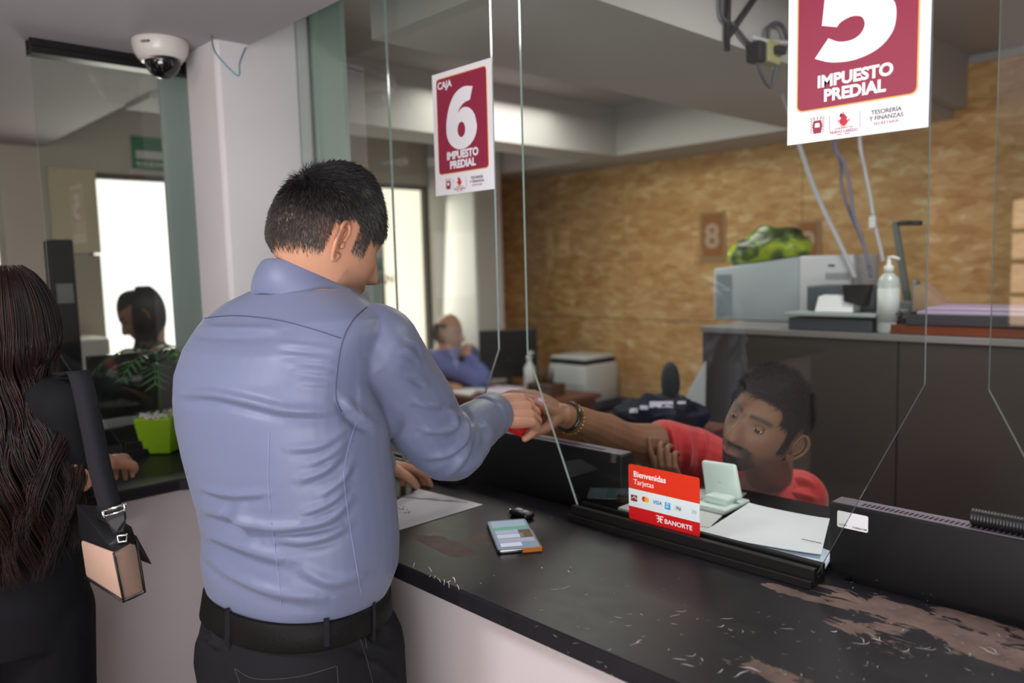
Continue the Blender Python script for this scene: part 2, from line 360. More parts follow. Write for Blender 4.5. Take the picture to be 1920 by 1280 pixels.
# beams
bm = NB(); box(bm, -.63, -.02, 0.06, YB, 2.22, ZC); struct('ceiling_beam', bm, M_OFFICE)
bm = NB(); box(bm, -1.97, -1.71, -.151, 2.5, 2.22, ZC); box(bm, -3.2, -.63, 2.5, YB, 2.22, ZC); struct('ceiling_beam_far', bm, M_OFFICE)
bm = NB(); box(bm, -.019, .035, 2.1, YB-.015, 2.26, ZC); struct('ceiling_beam_stub', bm, M_OFFICE)
bm = NB(); box(bm, -3.2, -2.7, 2.25, 2.5, 0, ZC-.002, .02); struct('wall_pillar_far', bm, mat('grey white pillar paint', (.62, .62, .63), .7))
zt_c = 1.0505
bm = NB()
box(bm, -1.15, -.935, -.25, .045, zt_c, ZC-.002, .012); box(bm, -1.235, -1.151, -.195, .045, zt_c, ZC-.002, .004)
struct('wall_pillar', bm, M_WHITE_WALL)
# greenish boards that close the glazing against the pillar
a = PY(583, 300, .06).x; b = PY(648, 300, .06).x
bm = NB(); box(bm, a-.08, a+(b-a)*.34, .06, .078, 1.05, ZC); box(bm, a+(b-a)*.34, b, .064, .078, 1.05, ZC); box(bm, a+(b-a)*.30, a+(b-a)*.36, .05, .064, 1.05, ZC)
struct('trim_2', bm, M_GREENW)
bm = NB(); y0 = PX(312, 400, -1.262).y; box(bm, -1.262, -1.249, y0, -.196, 1.0505, ZS-.001)
struct('trim_3', bm, mat('teal painted board', (.36, .41, .40), .6))

# counter: slab, desk extension and walls
zt, th = 1.05, .032
def XY(px, py, Y): return PY(px, py, Y).x
xd0 = PZ(1128, 985, zt).x; xd1 = PZ(1566, 1095, zt).x
bm = NB()
pts = [(-1.45, -3.4), (-.85, -3.4), (-.85, -.46), (-.835, -.435), (-.80, -.42), (2.9, -.42), (2.9, .045), (xd1, .045), (xd1+.01, .41), (xd0, .41), (xd0, .045), (-1.25, .045), (-1.25, -.19), (-1.45, -.19)]
prism(bm, [(x, y, zt-th) for x, y in pts], (0, 0, th))
r = bmesh.ops.bevel(bm, geom=[e for e in bm.edges if abs(e.verts[0].co.z-e.verts[1].co.z) < 1e-6], offset=.004, segments=2, profile=.5, affect='EDGES')
ctr = obj('service_counter', bm, M_TOP); tag(ctr, 'long L-shaped black laminate counter top, worn through to brown in patches', 'counter')
fl = NB()
def fleck(px, py, L, ang, w):
    w *= .5
    c = PZ(px, py, zt); pts = []; a = math.radians(ang); x, y = c.x, c.y
    for i in range(5):
        pts.append((x, y)); a += random.uniform(-.7, .7); x += L/4*math.cos(a); y += L/4*math.sin(a)
    for i in range(4):
        (xa, ya), (xb, yb) = pts[i], pts[i+1]; d = math.hypot(xb-xa, yb-ya) or 1; nx, ny = -(yb-ya)/d, (xb-xa)/d; w0 = w*math.sin(math.pi*(i+.25)/4.5); w1 = w*math.sin(math.pi*(i+1)/4.5)
        fl.faces.new([fl.verts.new((p_[0], p_[1], zt+.0003)) for p_ in ((xa-nx*w0, ya-ny*w0), (xb-nx*w1, yb-ny*w1), (xb+nx*w1, yb+ny*w1), (xa+nx*w0, ya+ny*w0))])
for (px, py, L, ang, w) in ((1015, 1063, .006, 0, .0025), (1070, 1073, .012, 200, .0018), (1070, 1062, .005, 0, .001), (1040, 1103, .03, 60, .0008), (1030, 1105, .015, 20, .0008), (1095, 1115, .008, 90, .0007), (1180, 1210, .02, 70, .0009), (1188, 1208, .02, 110, .0015), (1150, 1155, .015, 20, .001), (1265, 1145, .02, 20, .001), (1275, 1150, .022, 240, .0008), (1200, 1150, .008, 0, .001), (1350, 1160, .02, 20, .0012), (1345, 1175, .015, 40, .0015), (1365, 1178, .01, 0, .001), (1460, 1178, .022, 60, .0009), (1390, 1180, .012, 10, .0008), (1520, 1182, .008, 0, .001), (1557, 1183, .011, 0, .0025), (1595, 1205, .03, 40, .0012), (1612, 1194, .02, 0, .001), (1633, 1197, .015, 60, .002), (1648, 1200, .012, 60, .0009), (1585, 1215, .01, 60, .0007), (1705, 1215, .018, 290, .0008), (1745, 1212, .025, 300, .0007), (1755, 1215, .02, 310, .0007), (1770, 1212, .015, 300, .0008), (1835, 1212, .03, 0, .0016), (1850, 1213, .02, 10, .001), (1815, 1222, .014, 300, .0007), (1385, 1250, .03, 60, .002), (1375, 1270, .03, 50, .0016), (1345, 1262, .015, 60, .0012), (1315, 1240, .012, 60, .001), (1260, 1235, .02, 30, .0014), (1275, 1245, .02, 80, .0014), (1285, 1228, .02, 10, .001), (1500, 1262, .008, 0, .001), (1640, 1196, .02, 90, .0006), (900, 1092, .006, 0, .0015), (925, 1078, .005, 0, .001), (1000, 1040, .004, 0, .001), (1035, 970, .005, 0, .002)):
    fleck(px, py, L, ang, w)
for i in range(110):
    fleck(random.uniform(1000, 1900), random.uniform(1080, 1275), random.uniform(.002, .012), random.uniform(0, 360), random.uniform(.0003, .0008))
def fleck_edge(px, py, n):
    for k in range(n):
        c = PY(px+random.uniform(-12, 12), py+random.uniform(-8, 8), -.4205); a = random.uniform(0, 6.28); p2 = c+Vector((math.cos(a), 0, math.sin(a)))*random.uniform(.004, .012)
        tube(fl, [c, (c+p2)/2+Vector((.001, 0, .001)), p2], .0005, 4)
for px, py, n in ((812, 1079, 3), (835, 1090, 3), (850, 1092, 4), (774, 1056, 1)): fleck_edge(px, py, n)
o = obj('paint_scratches', fl, mat('chipped white scratches', (.6, .58, .6), .7), ctr); o['kind'] = 'stuff'
bm = NB(); box(bm, -.93, 2.9, -.345, -.285, 0, zt-th-.001)
box(bm, -.93, 2.9, .0, .04, 0, zt-th-.001)
struct('wall_counter_front', bm, M_COUNTER_WALL)
bm = NB(); box(bm, -.99, -.931, -3.4, -.285, 0, zt-th-.001); struct('wall_counter_left', bm, M_COUNTER_WALL)

# glass screens
def screen(name, label, poly, nrm, thick=.006):
    bm = NB(); prism(bm, poly, Vector(nrm)*thick, 0, 1)
    o = obj(name, bm, [M_GLASS, M_EDGE]); tag(o, label, 'glass screen'); return o
zb, zk, ztop = 1.066, 1.397, 2.48
g5 = screen('glass_screen', 'clear glass screen carrying the number 5 poster and the red card sign', [(.153, -.005, zb), (.673, -.005, zb), (.832, -.005, zk), (.830, -.005, ztop), (.012, -.005, ztop), (.010, -.005, zk)], (0, 1, 0))
g6 = screen('glass_screen', 'clear glass screen carrying the number 6 poster, between the two men', [(-.473, -.005, zb), (-.245, -.005, zb), (-.083, -.005, zk), (-.078, -.005, ztop), (-.473, -.005, ztop)], (0, 1, 0))
g7 = screen('glass_screen', 'narrow glass screen between the white pillar and the number 6 screen', [(-.934, -.005, zb), (-.476, -.005, zb), (-.476, -.005, ztop), (-.934, -.005, ztop)], (0, 1, 0))
g4 = screen('glass_screen', 'glass screen cut by the right edge of the photo', [(1.085, -.005, zb), (1.58, -.005, zb), (1.745, -.005, zk), (1.745, -.005, ztop), (.915, -.005, ztop), (.915, -.005, zk)], (0, 1, 0))
ye = -.632
gl = screen('glass_screen', 'glass screen left of the white pillar, under the dome camera', [(-1.245, -.196, zb), (-1.245, ye+.165, zb), (-1.245, ye, zk), (-1.245, ye, 2.20), (-1.245, -.196, 2.20)], (1, 0, 0))
g8 = screen('glass_screen', 'glass screen at the left edge of the photo, beyond the long-haired woman', [(-1.245, ye-.095-.165, zb), (-1.245, ye-.75, zb), (-1.245, ye-.915, zk), (-1.245, ye-.915, 2.20), (-1.245, ye-.095, 2.20), (-1.245, ye-.095, zk)], (1, 0, 0))
def rail(name, label, x0, x1, y, z, axis='x', h=.03):
    bm = NB()
    if axis == 'x':
        box(bm, x0, x1, y-.022, y-.010, z, z+h, .001); box(bm, x0, x1, y-.034, y-.022, z, z+h*.45, .001); box(bm, x0, x1, y+.010, y+.020, z, z+h, .001); box(bm, x0, x1, y-.010, y+.010, z, z+.012)
    else:
        box(bm, y-.022, y-.010, x0, x1, z, z+h, .001); box(bm, y+.010, y+.024, x0, x1, z, z+h, .001); box(bm, y+.024, y+.034, x0, x1, z, z+h*.45, .001); box(bm, y-.010, y+.010, x0, x1, z, z+.012)
    o = obj(name, bm, M_RAIL); tag(o, label, 'rail'); return o
rail('glass_rail', 'black metal channel at the foot of the glass with the bank card sign', .148, .677, 0, zt)
rail('glass_rail', 'black metal channel at the foot of the number 6 screen', -.933, -.235, 0, zt)
rail('glass_rail', 'black metal channel under the glass beside the green flower pot', ye+.16, -.197, -1.24, zt, 'y', .045)
rail('glass_rail', 'black metal channel along the ceiling above the left screen, paint smeared', ye-.005, -.197, -1.24, ZS-.042, 'y', .041)
# ------------------------------------------------------------------ posters
def digit_poster(name, label, o, ux, uz, w, h, digit, caja=True):
    # o = lower-left corner, ux/uz unit vectors, lies on the glass
    ux = Vector(ux).normalized(); uz = Vector(uz).normalized(); n = ux.cross(uz); t = thing(name, label, 'sign', o)
    o = Vector(o)
    def at(a, b, k): return o+ux*(a*w)+uz*(b*h)+n*k
    b = NB(); flat(b, [(0, 0), (w, 0), (w, h), (0, h)], o, ux, uz, .0010); obj('sheet', b, M_PRINTW, t)
    mx0, mx1, my0, my1 = .072, .93, .168, .955
    b = NB(); flat(b, rrect((mx1-mx0)*w, (my1-my0)*h, .010), at(mx0, my0, .0011), ux, uz, .0004); obj('gold_border', b, M_GOLD, t)
    b = NB(); e = .0022; flat(b, rrect((mx1-mx0)*w-2*e, (my1-my0)*h-2*e, .0085), at(mx0, my0, .0016)+ux*e+uz*e, ux, uz, .0004); obj('maroon_field', b, M_MAROON, t)
    # bold digits drawn from bezier outlines (unit box 0..1)
    def arc(cx, cy, rx, ry, a0, a1, k=22): return [(cx+rx*math.cos(math.radians(a0+(a1-a0)*i/k)), cy+ry*math.sin(math.radians(a0+(a1-a0)*i/k))) for i in range(k+1)]
    db = NB()
    def D(pts, ox, oz, sw, sh): return [at(0, 0, .0021)+ux*(ox+x*sw)+uz*(oz+y*sh) for x, y in pts]
    if digit == '6':
        ox, oz, sw, sh = .235*w, .355*h, .52*w, .485*h
        outer = arc(.5, .33, .5, .34, 0, -180, 26)+smooth_2d([(0, .33), (.02, .52), (.14, .76), (.34, .93), (.62, 1.0), (.90, .965)])+[(.80, .76)]+smooth_2d([(.80, .76), (.62, .74), (.46, .665), (.405, .60)])[1:]+smooth_2d([(.405, .60), (.56, .665), (.76, .64), (.93, .52), (1.0, .33)])[1:-1]
        ring_fill(db, D(outer, ox, oz, sw, sh), D(arc(.5, .315, .125, .125, 0, 360, 28)[:-1], ox, oz, sw, sh), n)
    else:
        ox, oz, sw, sh = .22*w, .395*h, .56*w, .46*h
        outer = [(.13, 1.0), (.95, 1.0), (.92, .80), (.42, .80), (.40, .68)]+smooth_2d([(.40, .68), (.55, .71), (.78, .68), (.96, .55), (1.0, .38), (.95, .20), (.78, .06), (.50, -.005), (.20, .02), (-.02, .10)])[1:]+[(.16, .30)]+smooth_2d([(.16, .30), (.30, .235), (.46, .225), (.57, .27), (.62, .36), (.58, .45), (.46, .48), (.33, .45), (.27, .40)])[1:]+[(.07, .455)]
        ring_fill(db, D(outer, ox, oz, sw, sh), None, n)
    obj('number', db, M_PRINTW, t)
    k = w/.216
    text_mesh('IMPUESTO', .0250*k, M_PRINTW, at(.5, .285, .0025), ux, uz, .045, align='CENTER', parent=t, name='lettering', xs=1.0)
    text_mesh('PREDIAL', .0250*k, M_PRINTW, at(.5, .208, .0025), ux, uz, .045, align='CENTER', parent=t, name='lettering', xs=1.0)
    if caja: text_mesh('CAJA', .0235*k, M_PRINTW, at(.10, .868, .0021), ux, uz, .026, parent=t, name='lettering')
    # crests in the footer
    cb = NB(); c = at(.235, .085, .0012)
    flat(cb, [(-.006*k, -.012*k), (.006*k, -.012*k), (.008*k, 0), (.006*k, .008*k), (-.006*k, .008*k), (-.008*k, 0)], c, ux, uz, .0003, 1)
    flat(cb, rrect(.008*k, .010*k, .002), c-ux*.004*k-uz*.006*k+n*.0004, ux, uz, .0002, 0)
    flat(cb, [(-.0045*k, -.006*k), (.0045*k, -.006*k), (.0045*k, -.003*k), (-.0045*k, -.003*k)], c+n*.0007, ux, uz, .0002, 1)
    for sx in (-1, 1):
        for q in range(6):
            a = (-.011+.0042*q)*k; tube(cb, [c+ux*(sx*.0075*k)+uz*a, c+ux*(sx*.0115*k)+uz*(a+.002*k), c+ux*(sx*.009*k)+uz*(a+.004*k)], .0004*k, 5, 1)
    for q in (-1, 0, 1): tube(cb, [c+ux*(q*.005*k)+uz*.009*k, c+ux*(q*.006*k)+uz*.014*k], .0006*k, 5, 1)
    obj('city_crest', cb, [M_PRINTW, M_MAROON], t)
    fb = NB(); c = at(.43, .088, .0012)
    flame = [(0, -.008), (.006, -.003), (.0072, .002), (.0045, .001), (.0052, .006), (.0015, .010), (-.002, .015), (-.0012, .011), (-.0048, .013), (-.003, .009), (-.0066, .008), (-.004, .005), (-.0072, .002), (-.006, -.003)]
    vs = [fb.verts.new(c+ux*(x*k)+uz*(y*k)+n*.0002) for x, y in flame]; f = fb.faces.new(vs); bmesh.ops.triangulate(fb, faces=[f])
    for sx in (-1, 1): tube(fb, [c+ux*(sx*.006*k)+uz*.001*k, c+ux*(sx*.0088*k)+uz*.003*k, c+ux*(sx*.0082*k)-uz*.002*k], .0006*k, 5)
    tube(fb, [c+ux*-.005*k-uz*.0055*k, c-uz*.0105*k, c+ux*.005*k-uz*.0055*k], .0007*k, 5, 1)
    obj('flame_emblem', fb, [M_RED if digit == '6' else mat('crimson print', (.55, .03, .06), .5), M_GOLD], t)
    text_mesh('NUEVO LAREDO', .0058*k, M_MAROON, at(.43, .018+.012, .0013), ux, uz, .006, align='CENTER', parent=t)
    text_mesh('GOBIERNO DE', .0036*k, M_MAROON, at(.43, .034+.016, .0013), ux, uz, .0, align='CENTER', parent=t, spacing=1.2)
    text_mesh('2021 · 2024', .0034*k, M_MAROON, at(.43, .018, .0013), ux, uz, .0, align='CENTER', parent=t, spacing=1.2)
    text_mesh('TESORERÍA', .0088*k, M_TXT, at(.725, .100, .0013), ux, uz, .010, align='CENTER', parent=t)
    text_mesh('Y FINANZAS', .0088*k, M_TXT, at(.725, .070, .0013), ux, uz, .010, align='CENTER', parent=t)
    text_mesh('SECRETARÍA', .0058*k, M_MAROON, at(.725, .045, .0013), ux, uz, .0, align='CENTER', parent=t, spacing=1.15)
    for a in (.325, .545):
        lb = NB(); flat(lb, [(0, 0), (.0005, 0), (.0005, .024*k), (0, .024*k)], at(a, .045, .0012), ux, uz, .0002)
        obj('divider_line', lb, M_MAROON, t)
    return t
def smooth_2d(pts, n=6): return [(p.x, p.y) for p in smooth_pts([(a, b, 0) for a, b in pts], n)]
def ring_fill(bm, outer, inner, n):
    from mathutils.geometry import tessellate_polygon
    loops = [[Vector(p_) for p_ in outer]]+([[Vector(p_) for p_ in inner]] if inner else [])
    allv = [bm.verts.new(p_) for l_ in loops for p_ in l_]
    for t_ in tessellate_polygon(loops):
        try: bm.faces.new([allv[i] for i in t_])
        except ValueError: pass
# poster 5 on the near screen: the lower edge slightly tilted
yf = -.0065
a = PY(1476.5, 273, yf); b = PY(1741, 238, yf); uxv = (b-a); w5 = uxv.length; uxn = uxv.normalized()
uzn = Vector((0, -1, 0)).cross(uxn)*-1
uzn = uxn.cross(Vector((0, -1, 0)))*-1
if uzn.z < 0: uzn = -uzn
digit_poster('poster', 'maroon and white number 5 property tax poster on the nearest glass screen', a, uxn, uzn, w5, w5*1.36, '5')
a = PY(818, 368, yf); b = PY(927.5, 354, yf); uxn = (b-a).normalized(); uzn = uxn.cross(Vector((0, -1, 0)))
if uzn.z < 0: uzn = -uzn
tp = PY(921, 108, yf)
digit_poster('poster', 'maroon and white number 6 property tax poster above the handover', a, uxn, uzn, (b-a).length, (tp-b).length, '6')
a = PX(4, 530, -1.238)
b_ = NB(); box(b_, -1.2345, -1.2335, a.y-.21, a.y, 1.47, 1.73); tag(obj('poster', b_, M_PRINTW), 'edge of a white poster at the far left edge of the photo', 'sign')

# bank card sign on the glass
a = PY(1180, 972, yf); b = PY(1312.5, 1004, yf); c = PY(1180, 869, yf)
w, h = b.x-a.x, c.z-a.z; t = thing('card_sign', 'red and white card payment sign stuck on the glass above the black rail', 'sign', a)
ux, uz = Vector((1, 0, 0)), Vector((0, 0, 1)); n = ux.cross(uz); oo = Vector((a.x, yf, a.z))
RD = mat('bright red card print', (.72, .035, .01), .4); RD2 = mat('deep red card print', (.60, .01, .012), .4); WB = mat('white card print', (.70, .80, .80), .4)
full = rrect(w, h, .005); zz0, zz1 = .245*h, .565*h
def clip(lo, hi): return [(x, min(max(y, lo), hi)) for x, y in full if True]
for nm, lo, hi, mm in (('red_header', zz1, h, RD), ('white_band', zz0, zz1, WB), ('red_footer', 0, zz0, RD2)):
    pts = []
    for p_ in clip(lo, hi):
        if not pts or (abs(p_[0]-pts[-1][0])+abs(p_[1]-pts[-1][1])) > 1e-6: pts.append(p_)
    if nm == 'white_band': pts = [(0, lo), (w, lo), (w, hi), (0, hi)]
    if nm == 'red_header': pts = [(0, lo), (w, lo)]+[q for q in full if q[1] > hi-.006]
    if nm == 'red_footer': pts = [q for q in full if q[1] < .006 and q[0] > w/2]+[(w, hi), (0, hi)]+[q for q in full if q[1] < .006 and q[0] < w/2]
    bb = NB(); flat(bb, pts, oo, ux, uz, .0008); obj(nm, bb, mm, t)
def cp(x, y, k=.001): return oo+ux*(x*w)+uz*(y*h)+n*k
text_mesh('Bienvenidas', .0163, M_PRINTW, cp(.075, .79), ux, uz, .02, parent=t)
text_mesh('Tarjetas', .0150, M_PRINTW, cp(.075, .655), ux, uz, 0.0, parent=t)
text_mesh('BANORTE', .0125, M_PRINTW, cp(.52, .085), ux, uz, .02, parent=t, xs=1.1)
bb = NB(); c = cp(.455, .13, .001)
for sx in (-1, 1):
    tube(bb, [c+ux*(sx*.0085)+uz*.0065, c+ux*(sx*.002)+uz*.0065, c+ux*(sx*.002)-uz*.004, c+ux*(sx*.006)-uz*.006], .0013, 6)
tube(bb, [c-ux*.007+uz*.001, c+ux*.007+uz*.001], .0013, 6)
obj('bank_emblem', bb, M_PRINTW, t)
bb = NB(); flat(bb, [(0, 0), (.015, 0), (.015, .0125), (0, .0125)], cp(.035, .345), ux, uz, .0003); obj('card_mark', bb, mat('brown print', (.22, .04, .03), .5), t)
bb = NB(); tube(bb, [cp(.05, .39, .0015), cp(.085, .43, .0015), cp(.12, .39, .0015)], .0008, 5); obj('card_mark', bb, M_PRINTW, t)
for sx, mm in ((-.0032, M_RED), (.0032, mat('amber print', (.85, .42, .02), .5))):
    bb = NB(); flat(bb, [(sx+.0052*math.cos(q*math.pi/12), .0052*math.sin(q*math.pi/12)) for q in range(24)], cp(.25, .425, .001 if sx < 0 else .0012), ux, uz, .0002); obj('card_mark', bb, mm, t)
text_mesh('VISA', .0105, mat('blue print', (.02, .18, .5), .5), cp(.355, .385), ux, uz, .015, parent=t, italic=.25)
bb = NB(); flat(bb, [(0, 0), (.0125, 0), (.0125, .0135), (0, .0135)], cp(.53, .34), ux, uz, .0003); obj('card_mark', bb, mat('sky blue print', (.03, .33, .70), .5), t)
text_mesh('AM\nEX', .0055, M_PRINTW, cp(.545, .42, .0014), ux, uz, .01, parent=t)
bb = NB(); flat(bb, rrect(.0165, .011, .002), cp(.66, .355), ux, uz, .0003); obj('card_mark', bb, mat('pale grey print', (.6, .68, .68), .5), t)
text_mesh('Pay', .0075, M_TXT, cp(.69, .385, .0014), ux, uz, .02, parent=t)
bb = NB()
for q in range(3): tube(bb, [cp(.90+.022*q, .375, .001), cp(.912+.022*q, .405, .001), cp(.90+.022*q, .435, .001)], .0004, 4)
obj('card_mark', bb, M_TXT, t)

# ------------------------------------------------------------------ things on the counter
# printed sheet
def sheet(name, label, corners, mats, thick=.0008, curl=0.0, group=None):
    bm = NB(); c = [Vector(p) for p in corners]; N = 8; g = {}
    for s in (0, 1):
        for i in range(N+1):
            for j in range(N+1):
                u, v = i/N, j/N
                p = c[0]*(1-u)*(1-v)+c[1]*u*(1-v)+c[2]*u*v+c[3]*(1-u)*v
                p.z += curl*(abs(2*u-1)**3)*.5+curl*.3*math.sin(3*v)*u+(thick if s else 0); g[s, i, j] = bm.verts.new(p)
    for i in range(N):
        for j in range(N):
            bm.faces.new((g[1, i, j], g[1, i+1, j], g[1, i+1, j+1], g[1, i, j+1])); bm.faces.new((g[0, i, j], g[0, i, j+1], g[0, i+1, j+1], g[0, i+1, j]))
    for i in range(N):
        for (a_, b_) in (((i, 0), (i+1, 0)), ((i+1, N), (i, N)), ((0, i+1), (0, i)), ((N, i), (N, i+1))):
            bm.faces.new((g[0, *a_], g[0, *b_], g[1, *b_], g[1, *a_]))
    o = obj(name, bm, mats, smooth=False); tag(o, label, 'paper', group); return o
z = zt+.0006
s1 = sheet('printed_sheet', 'white sheet with faint print and a blue stamp, on the counter beside the blue shirt', [PZ(640, 990, z), PZ(728, 1000, z), PZ(905, 946, z), PZ(786, 917, z)], mat('white sheet', (.84, .82, .88), .8))
bm = NB()
for i in range(26):
    u = .25+.02*i; a = PZ(733+i*4.5, 930+.4*i, z+.0012); v = Vector((random.uniform(.02, .05), random.uniform(.01, .03), 0))
    tube(bm, [a, a+v], .0004, 4)
obj('print_line', bm, mat('faint grey ink', (.4, .4, .45), .8), s1)
bm = NB()
for i in range(14):
    a = PZ(742+random.uniform(-8, 28), 958+random.uniform(-6, 6), z+.0012); tube(bm, [a, a+Vector((random.uniform(-.012, .012), random.uniform(-.006, .01), 0))], .0007, 4)
obj('stamp', bm, mat('blue stamp ink', (.12, .14, .4), .7), s1)
# phone
q = [PZ(935, 1040, zt), PZ(1017, 1032, zt), PZ(985, 980, zt), PZ(911, 985, zt)]
cen = sum(q, Vector())/4; e1 = ((q[1]-q[0])+(q[2]-q[3]))/2; e2 = ((q[3]-q[0])+(q[2]-q[1]))/2
wid = e1.length; e1.normalize(); e2 = Vector((-e1.y, e1.x, 0)); lng = max(.14, ((q[3]-q[0]).length))
t = thing('smartphone', 'smartphone lying face up on the counter, silver frame with an orange case corner', 'phone', cen)
def loc2(u, v, zz): return cen+e1*u+e2*v+Vector((0, 0, zz))
def slab(bm, u0, u1, v0, v1, z0, z1, r=.006, mi=0):
    pts = [(u0+a, v0+b) for a, b in rrect(u1-u0, v1-v0, r)]; prism(bm, [loc2(a, b, z0) for a, b in pts], (0, 0, z1-z0), mi)
W_, L_ = wid/2, lng/2
bm = NB(); slab(bm, -W_, W_, -L_, L_, .0005, .0085, .008); r = bmesh.ops.bevel(bm, geom=[e for e in bm.edges if abs(e.verts[0].co.z-e.verts[1].co.z) < 1e-6], offset=.0018, segments=2, profile=.6, affect='EDGES'); obj('frame', bm, mat('silver phone frame', (.6, .6, .6), .2, 1.0), t, True)
bm = NB(); slab(bm, -W_+.0022, W_-.0022, -L_+.0022, L_-.0022, .0086, .0094, .006); obj('screen', bm, mat('phone screen glow', (.1, .13, .18), .1, emit=(.24, .32, .40), es=.7, coat=.5), t)
cols = [((.25, .32, .40), -.9, .9, .5, .93), ((.10, .30, .20), -.85, .9, .28, .46), ((.30, .33, .45), -.85, .35, .0, .24), ((.10, .06, .03), .3, .95, -.35, .2), ((.42, .45, .52), -.85, .5, -.3, -.05), ((.30, .30, .42), -.85, .9, -.6, -.36), ((.5, .52, .6), -.85, .2, -.86, -.64)]
for i, (cc, u0, u1, v0, v1) in enumerate(cols):
    bm = NB(); slab(bm, u0*(W_-.003), u1*(W_-.003), v0*(L_-.003), v1*(L_-.003), .0095, .0097, .001); obj('screen_tile', bm, mat('screen tile %s' % 'abcdefg'[i], cc, .2, emit=cc, es=.65), t)
bm = NB(); slab(bm, .1*W_, W_+.001, -L_-.001, -L_+.006, .0006, .0088, .002); slab(bm, W_-.004, W_+.001, -L_, L_*.2, .0006, .0080, .001); obj('case_corner', bm, mat('orange phone case', (.55, .18, .02), .4), t)
bm = NB(); tube(bm, [loc2(-.1*W_, -L_-.0005, .0045), loc2(.12*W_, -L_-.0005, .0045)], .0012, 8); obj('charging_port', bm, M_BLACK, t)
# key fob
q = PZ(975, 968, zt); t = thing('car_key', 'small black car key fob on the counter above the phone', 'key', q)
dv = (PZ(998, 972, zt)-PZ(950, 955, zt)).normalized(); nv = Vector((-dv.y, dv.x, 0))
def fob(bm, u0, u1, w, z0, z1, bev):
    c = [q+dv*u+nv*v+Vector((0, 0, zz)) for zz in (z0, z1) for u, v in ((u0, -w), (u1, -w), (u1, w), (u0, w))]; hexa(bm, c, bev=bev)
bm = NB(); fob(bm, -.022, .034, .014, .001, .015, .005); obj('fob_body', bm, M_BLACK, t, True)
bm = NB(); fob(bm, -.010, .006, .006, .0145, .0165, .001); fob(bm, .012, .024, .006, .0145, .0165, .001); obj('button', bm, M_GREY, t)
bm = NB(); tube(bm, [q-dv*.026+nv*(.009*math.cos(k))+dv*(.009*math.sin(k))+Vector((0, 0, .008)) for k in [i*.52 for i in range(12)]], .0012, 6, close=True); obj('key_ring', bm, M_CHROME, t)
# papers on the clerk's desk
z = zt+.001
sheet('paper_sheet', 'pale sheet lying lowest in the loose pile behind the glass foot', [PZ(1190, 985, z), PZ(1390, 1062, z), PZ(1480, 1060, z), PZ(1330, 985, z)], mat('pale green white paper', (.76, .86, .84), .8), .001)
sheet('paper_sheet', 'white paper with blue underside in the pile behind the glass foot', [PZ(1330, 1008, z+.004), PZ(1545, 1072, z+.004), PZ(1566, 1040, z+.004), PZ(1420, 975, z+.004)], mat('bluish paper', (.68, .78, .92), .8), .002, .003)
s3 = sheet('paper_sheet', 'white sheet on top of the pile behind the glass foot', [PZ(1316, 1002, z+.012), PZ(1540, 1042, z+.012), PZ(1556, 975, z+.012), PZ(1405, 945, z+.012)], mat('white top paper', (.86, .88, .95), .8), .001, .005)
bm = NB(); a = PZ(1503, 1010, z+.0175); b2 = PZ(1540, 1018, z+.0175); tube(bm, [a, b2], .0006, 4); obj('print_line', bm, M_TXT, s3)
sheet('paper_sheet', 'white papers on the desk between card sign and card reader', [PZ(1150, 965, z), PZ(1330, 990, z), PZ(1400, 925, z), PZ(1160, 905, z)], mat('old white paper', (.74, .76, .76), .8), .002)
bm = NB(); box(bm, 0, .07, 0, .09, 0, .018, .006); o = obj('tape_box', bm, M_WHITE); o.location = PZ(1166, 975, zt+.003)+Vector((-.03, .02, 0)); tag(o, 'small white box half hidden behind the card sign', 'box')
# card reader
p = PZ(1350, 950, zt+.003); t = thing('card_reader', 'white card reader standing upright behind the glass', 'card reader', p)
Y0 = p.y
def cr(px, py, Y): return PY(px, py, Y)
bm = NB(); f = [cr(1322, 930, Y0+.01), cr(1388, 938, Y0+.01), cr(1376, 872, Y0+.04), cr(1313, 863, Y0+.04)]
hexa(bm, [f[0], f[1], f[2], f[3]]+[v+Vector((0, .016, 0)) for v in f], bev=.006); obj('housing', bm, mat('white mint plastic', (.80, .92, .89), .35), t, True)
bm = NB(); x0, x1 = f[0].x+.004, f[1].x-.004; box(bm, x0, x1, Y0-.045, Y0+.06, zt+.002, zt+.014, .004); box(bm, x0+.01, x1-.01, Y0-.02, Y0+.03, zt+.012, zt+.03, .006); obj('stand_foot', bm, mat('white mint plastic', (.80, .92, .89), .35), t, True)
bm = NB(); c = (f[0]+f[1]+f[2]+f[3])/4; ellipsoid(bm, c+Vector((.002, -.001, -.004)), (.003, .0015, .0015), sub=2); obj('camera_dot', bm, M_GREY, t)
# monitors seen from the back
def aio(name, label, x0, x1, y, ztop, bar=False, sticker=True):
    t = thing(name, label, 'monitor', ((x0+x1)/2, y+.02, .72))
    bm = NB(); box(bm, x0, x1, y, y+.045, .84, ztop-.0005, .004); obj('housing', bm, mat('black monitor back', (.004, .004, .005), .55, spec=.3), t, True)
    bm = NB(); box(bm, x0+.004, x1-.004, y+.004, y+.040, ztop-.001, ztop+.0008, 0); obj('top_edge', bm, mat('lilac grey top edge', (.16, .13, .17), .6), t)  # top edge set in a lighter lilac grey than the housing
    bm = NB()
    k = 0; x = x0+.05
    while x < x1-.06 and k < 60:
        hexa(bm, [Vector((x+a_, y+b_, c_)) for c_ in (ztop+.0006, ztop+.0014) for a_, b_ in ((0, .010), (.0032, .010), (.0045, .024), (.0013, .024))]); x += .0075; k += 1
    obj('vent_slots', bm, M_BLACKM, t)
    bm = NB(); box(bm, (x0+x1)/2-.03, (x0+x1)/2+.03, y+.046, y+.06, .74, 1.0, .004); box(bm, (x0+x1)/2-.12, (x0+x1)/2+.12, y-.0, y+.16, .722, .74, .004); obj('stand', bm, M_BLACK, t)
    return t
